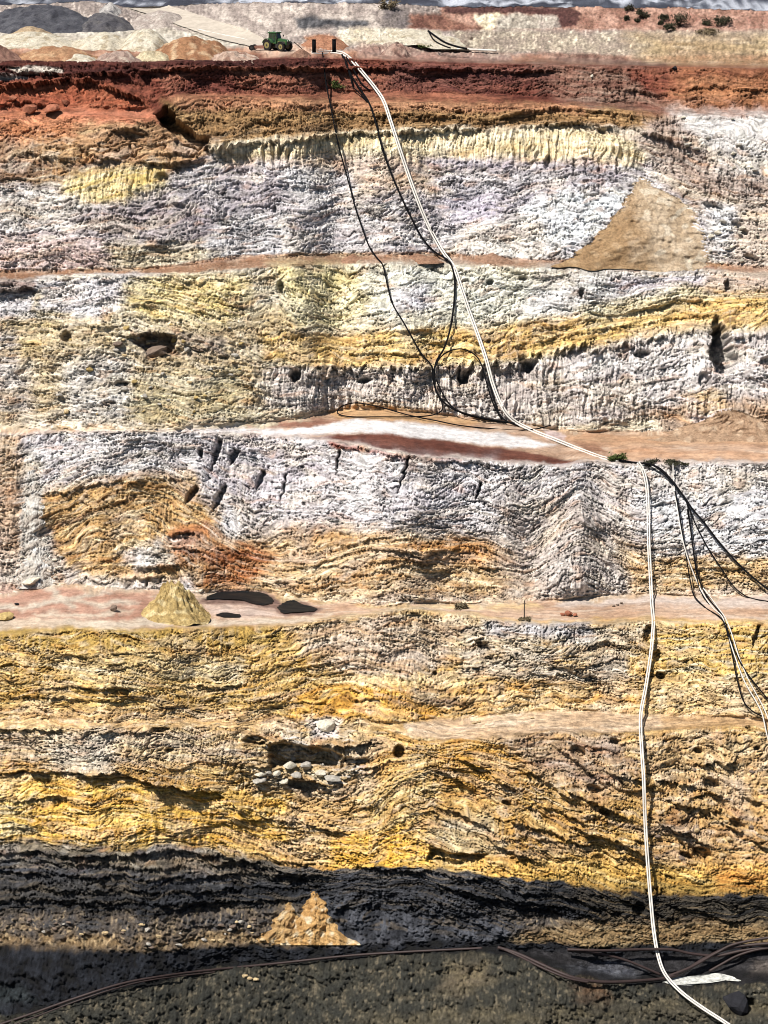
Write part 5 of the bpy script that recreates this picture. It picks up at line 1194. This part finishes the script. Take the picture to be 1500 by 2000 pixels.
# ------------------------------------------------------------------ green tractor
M_GREEN = plain_mat('green_paint', (.03, .085, .028), .5, spec=.4, var=.45); M_YEL = plain_mat('dusty_yellow_paint', (.2, .17, .06), .6, var=.4)
M_TYRE = plain_mat('tyre_rubber', (.014, .013, .013), .85, spec=.2); M_GLASS = plain_mat('tinted_glass', (.012, .03, .02), .08, spec=.8); M_IRON = plain_mat('dark_iron', (.035, .033, .03), .6, metal=.3)
M_RUST = plain_mat('rusty_blade', (.2, .09, .06), .7, var=.4); M_LAMP = plain_mat('lamp_glass', (.8, .8, .75), .2)
tp = surf(541, 99); T_ = empty('tractor', tp, math.radians(-38))
bm = bmesh.new(); bx(bm, -1.7, 2.6, -.42, .42, .65, 1.15, .05); bm_obj('chassis', bm, M_IRON, T_)
bm = bmesh.new(); prism(bm, [(.45, 1.15), (2.75, 1.1), (2.85, 1.75), (2.6, 2.02), (.45, 2.25)], -.52, .52); bmesh.ops.bevel(bm, geom=bm.edges[:], offset=.07, segments=2, affect='EDGES'); hood = bm_obj('hood', bm, M_GREEN, T_)
bm = bmesh.new(); bx(bm, 2.84, 2.92, -.4, .4, 1.2, 1.75, .02); bm_obj('grille', bm, M_IRON, hood)
for s in (-1, 1):
    bm = bmesh.new(); cyl(bm, .1, .1, .06, (2.9, s * .3, 1.86), 'X', 12); bm_obj('headlight', bm, M_LAMP, hood)
    bm = bmesh.new(); bx(bm, .7, 2.6, s * .525 - .02, s * .525 + .02, 1.62, 1.72); bm_obj('side_stripe', bm, M_YEL, hood)
bm = bmesh.new(); prism(bm, [(-1.25, 1.3), (.45, 1.3), (.55, 2.3), (.3, 3.15), (-1.2, 3.15), (-1.35, 2.2)], -.72, .72); cab = bm_obj('cab', bm, M_GREEN, T_)
for s in (-1, 1):
    bm = bmesh.new(); prism(bm, [(-.35, 1.6), (.32, 1.6), (.42, 2.3), (.22, 3.0), (-.35, 3.0)], s * .725 - .015, s * .725 + .015); bm_obj('window', bm, M_GLASS, cab)
    bm = bmesh.new(); prism(bm, [(-1.15, 1.9), (-.45, 1.9), (-.45, 3.0), (-1.1, 3.0), (-1.24, 2.2)], s * .725 - .015, s * .725 + .015); bm_obj('window', bm, M_GLASS, cab)
bm = bmesh.new(); v = [bm.verts.new(c) for c in ((.575, -.62, 2.32), (.575, .62, 2.32), (.34, .62, 3.08), (.34, -.62, 3.08))]; bm.faces.new(v); bm_obj('windscreen', bm, M_GLASS, cab)
bm = bmesh.new(); v = [bm.verts.new(c) for c in ((-1.35, .6, 2.3), (-1.35, -.6, 2.3), (-1.23, -.6, 3.05), (-1.23, .6, 3.05))]; bm.faces.new(v); bm_obj('rear_window', bm, M_GLASS, cab)
bm = bmesh.new(); bx(bm, -1.4, .55, -.82, .82, 3.16, 3.36, .07); bm_obj('roof', bm, M_GREEN, cab)
for x in (-1.3, .5):
    for s in (-1, 1): bm = bmesh.new(); bx(bm, x - .08, x + .08, s * .6 - .1, s * .6 + .1, 3.37, 3.5, .02); bm_obj('work_light', bm, M_LAMP, cab)
bm = bmesh.new(); cyl(bm, .07, .06, 1.3, (.62, -.62, 2.7), seg=10); cyl(bm, .11, .11, .5, (.62, -.62, 2.45), seg=10); bm_obj('exhaust', bm, M_IRON, T_)
for s in (-1, 1):
    bm = bmesh.new(); bx(bm, .62, .68, s * 1.2 - .12, s * 1.2 + .12, 2.5, 2.85, .02); bx(bm, .62, .66, s * .72 if s > 0 else -1.2, 1.2 if s > 0 else -.72, 2.72, 2.76); bm_obj('mirror', bm, M_IRON, cab)
    bm = bmesh.new(); bx(bm, .35, .95, s * .62 - .12, s * .62 + .12, .55, 1.2, .04); bm_obj('step', bm, M_IRON, T_)
def wheel(x, y, r, w_):
    c = empty('wheel', (x, y, r)); c.parent = T_
    bm = bmesh.new(); cyl(bm, r * .95, r * .95, w_, (0, 0, 0), 'Y', 32)
    for k in range(22):
        a = 2 * math.pi * k / 22
        bmesh.ops.create_cube(bm, size=1, matrix=Matrix.Rotation(a, 4, 'Y') @ Matrix.Translation((r * .96, 0, 0)) @ Matrix.Rotation(.35 if k % 2 else -.35, 4, 'X') @ Matrix.Diagonal((.09, w_ * .96, .08, 1)))
    bm_obj('tyre', bm, M_TYRE, c)
    bm = bmesh.new(); cyl(bm, r * .56, r * .56, w_ + .03, (0, 0, 0), 'Y', 24); bm_obj('rim', bm, M_YEL, c)
    bm = bmesh.new(); cyl(bm, r * .18, r * .18, w_ + .12, (0, 0, 0), 'Y', 12); bm_obj('hub', bm, M_IRON, c)
for s in (-1, 1):
    wheel(-1.15, s * 1.12, 1.02, .62); wheel(2.0, s * 1.02, .82, .5)
    bm = bmesh.new()
    prism(bm, [(-1.15 + 1.12 * math.cos(a), 1.02 + 1.12 * math.sin(a)) for a in np.linspace(.35, 2.8, 12)] + [(-1.15 + 1.2 * math.cos(a), 1.02 + 1.2 * math.sin(a)) for a in np.linspace(2.8, .35, 12)], s * 1.12 - .33, s * 1.12 + .33); bm_obj('fender', bm, M_GREEN, T_)
    bm = bmesh.new(); prism(bm, [(2.0 + .9 * math.cos(a), .82 + .9 * math.sin(a)) for a in np.linspace(.6, 2.6, 10)] + [(2.0 + .96 * math.cos(a), .82 + .96 * math.sin(a)) for a in np.linspace(2.6, .6, 10)], s * 1.02 - .26, s * 1.02 + .26); bm_obj('fender', bm, M_IRON, T_)
bm = bmesh.new(); bx(bm, -1.9, -1.55, -.4, .4, .6, 1.3, .04); bm_obj('hitch', bm, M_IRON, T_)
tag(T_, 'green four wheeled tractor with cab and yellow rims on the pit rim', 'tractor')
B_ = empty('towed_scraper', Vector(tp) + Matrix.Rotation(math.radians(-24), 3, 'Z') @ Vector((-2.0, 0, 0)), math.radians(-12))
bm = bmesh.new(); prism(bm, [(-2.3, .35), (-.2, .35), (-.1, .75), (-.4, .9), (-2.2, .8)], -.9, .9); bm_obj('blade', bm, M_RUST, B_)
bm = bmesh.new(); bx(bm, -.15, .45, -.08, .08, .6, .76); bm_obj('drawbar', bm, M_RUST, B_)
bm = bmesh.new(); cyl(bm, .06, .06, 2.2, (-2.6, 0, .5), 'Y', 10); bm_obj('axle', bm, M_IRON, B_)
bm = bmesh.new(); bx(bm, -2.65, -2.2, -.08, .08, .5, .66); bm_obj('frame', bm, M_IRON, B_)
for s in (-1, 1):
    bm = bmesh.new(); cyl(bm, .5, .5, .38, (-2.6, s * 1.0, .5), 'Y', 24); w_ = bm_obj('wheel', bm, M_TYRE, B_)
    bm = bmesh.new(); cyl(bm, .22, .22, .42, (-2.6, s * 1.0, .5), 'Y', 16); bm_obj('rim', bm, M_IRON, w_)
tag(B_, 'rusty towed scraper with black wheels behind the tractor', 'scraper')
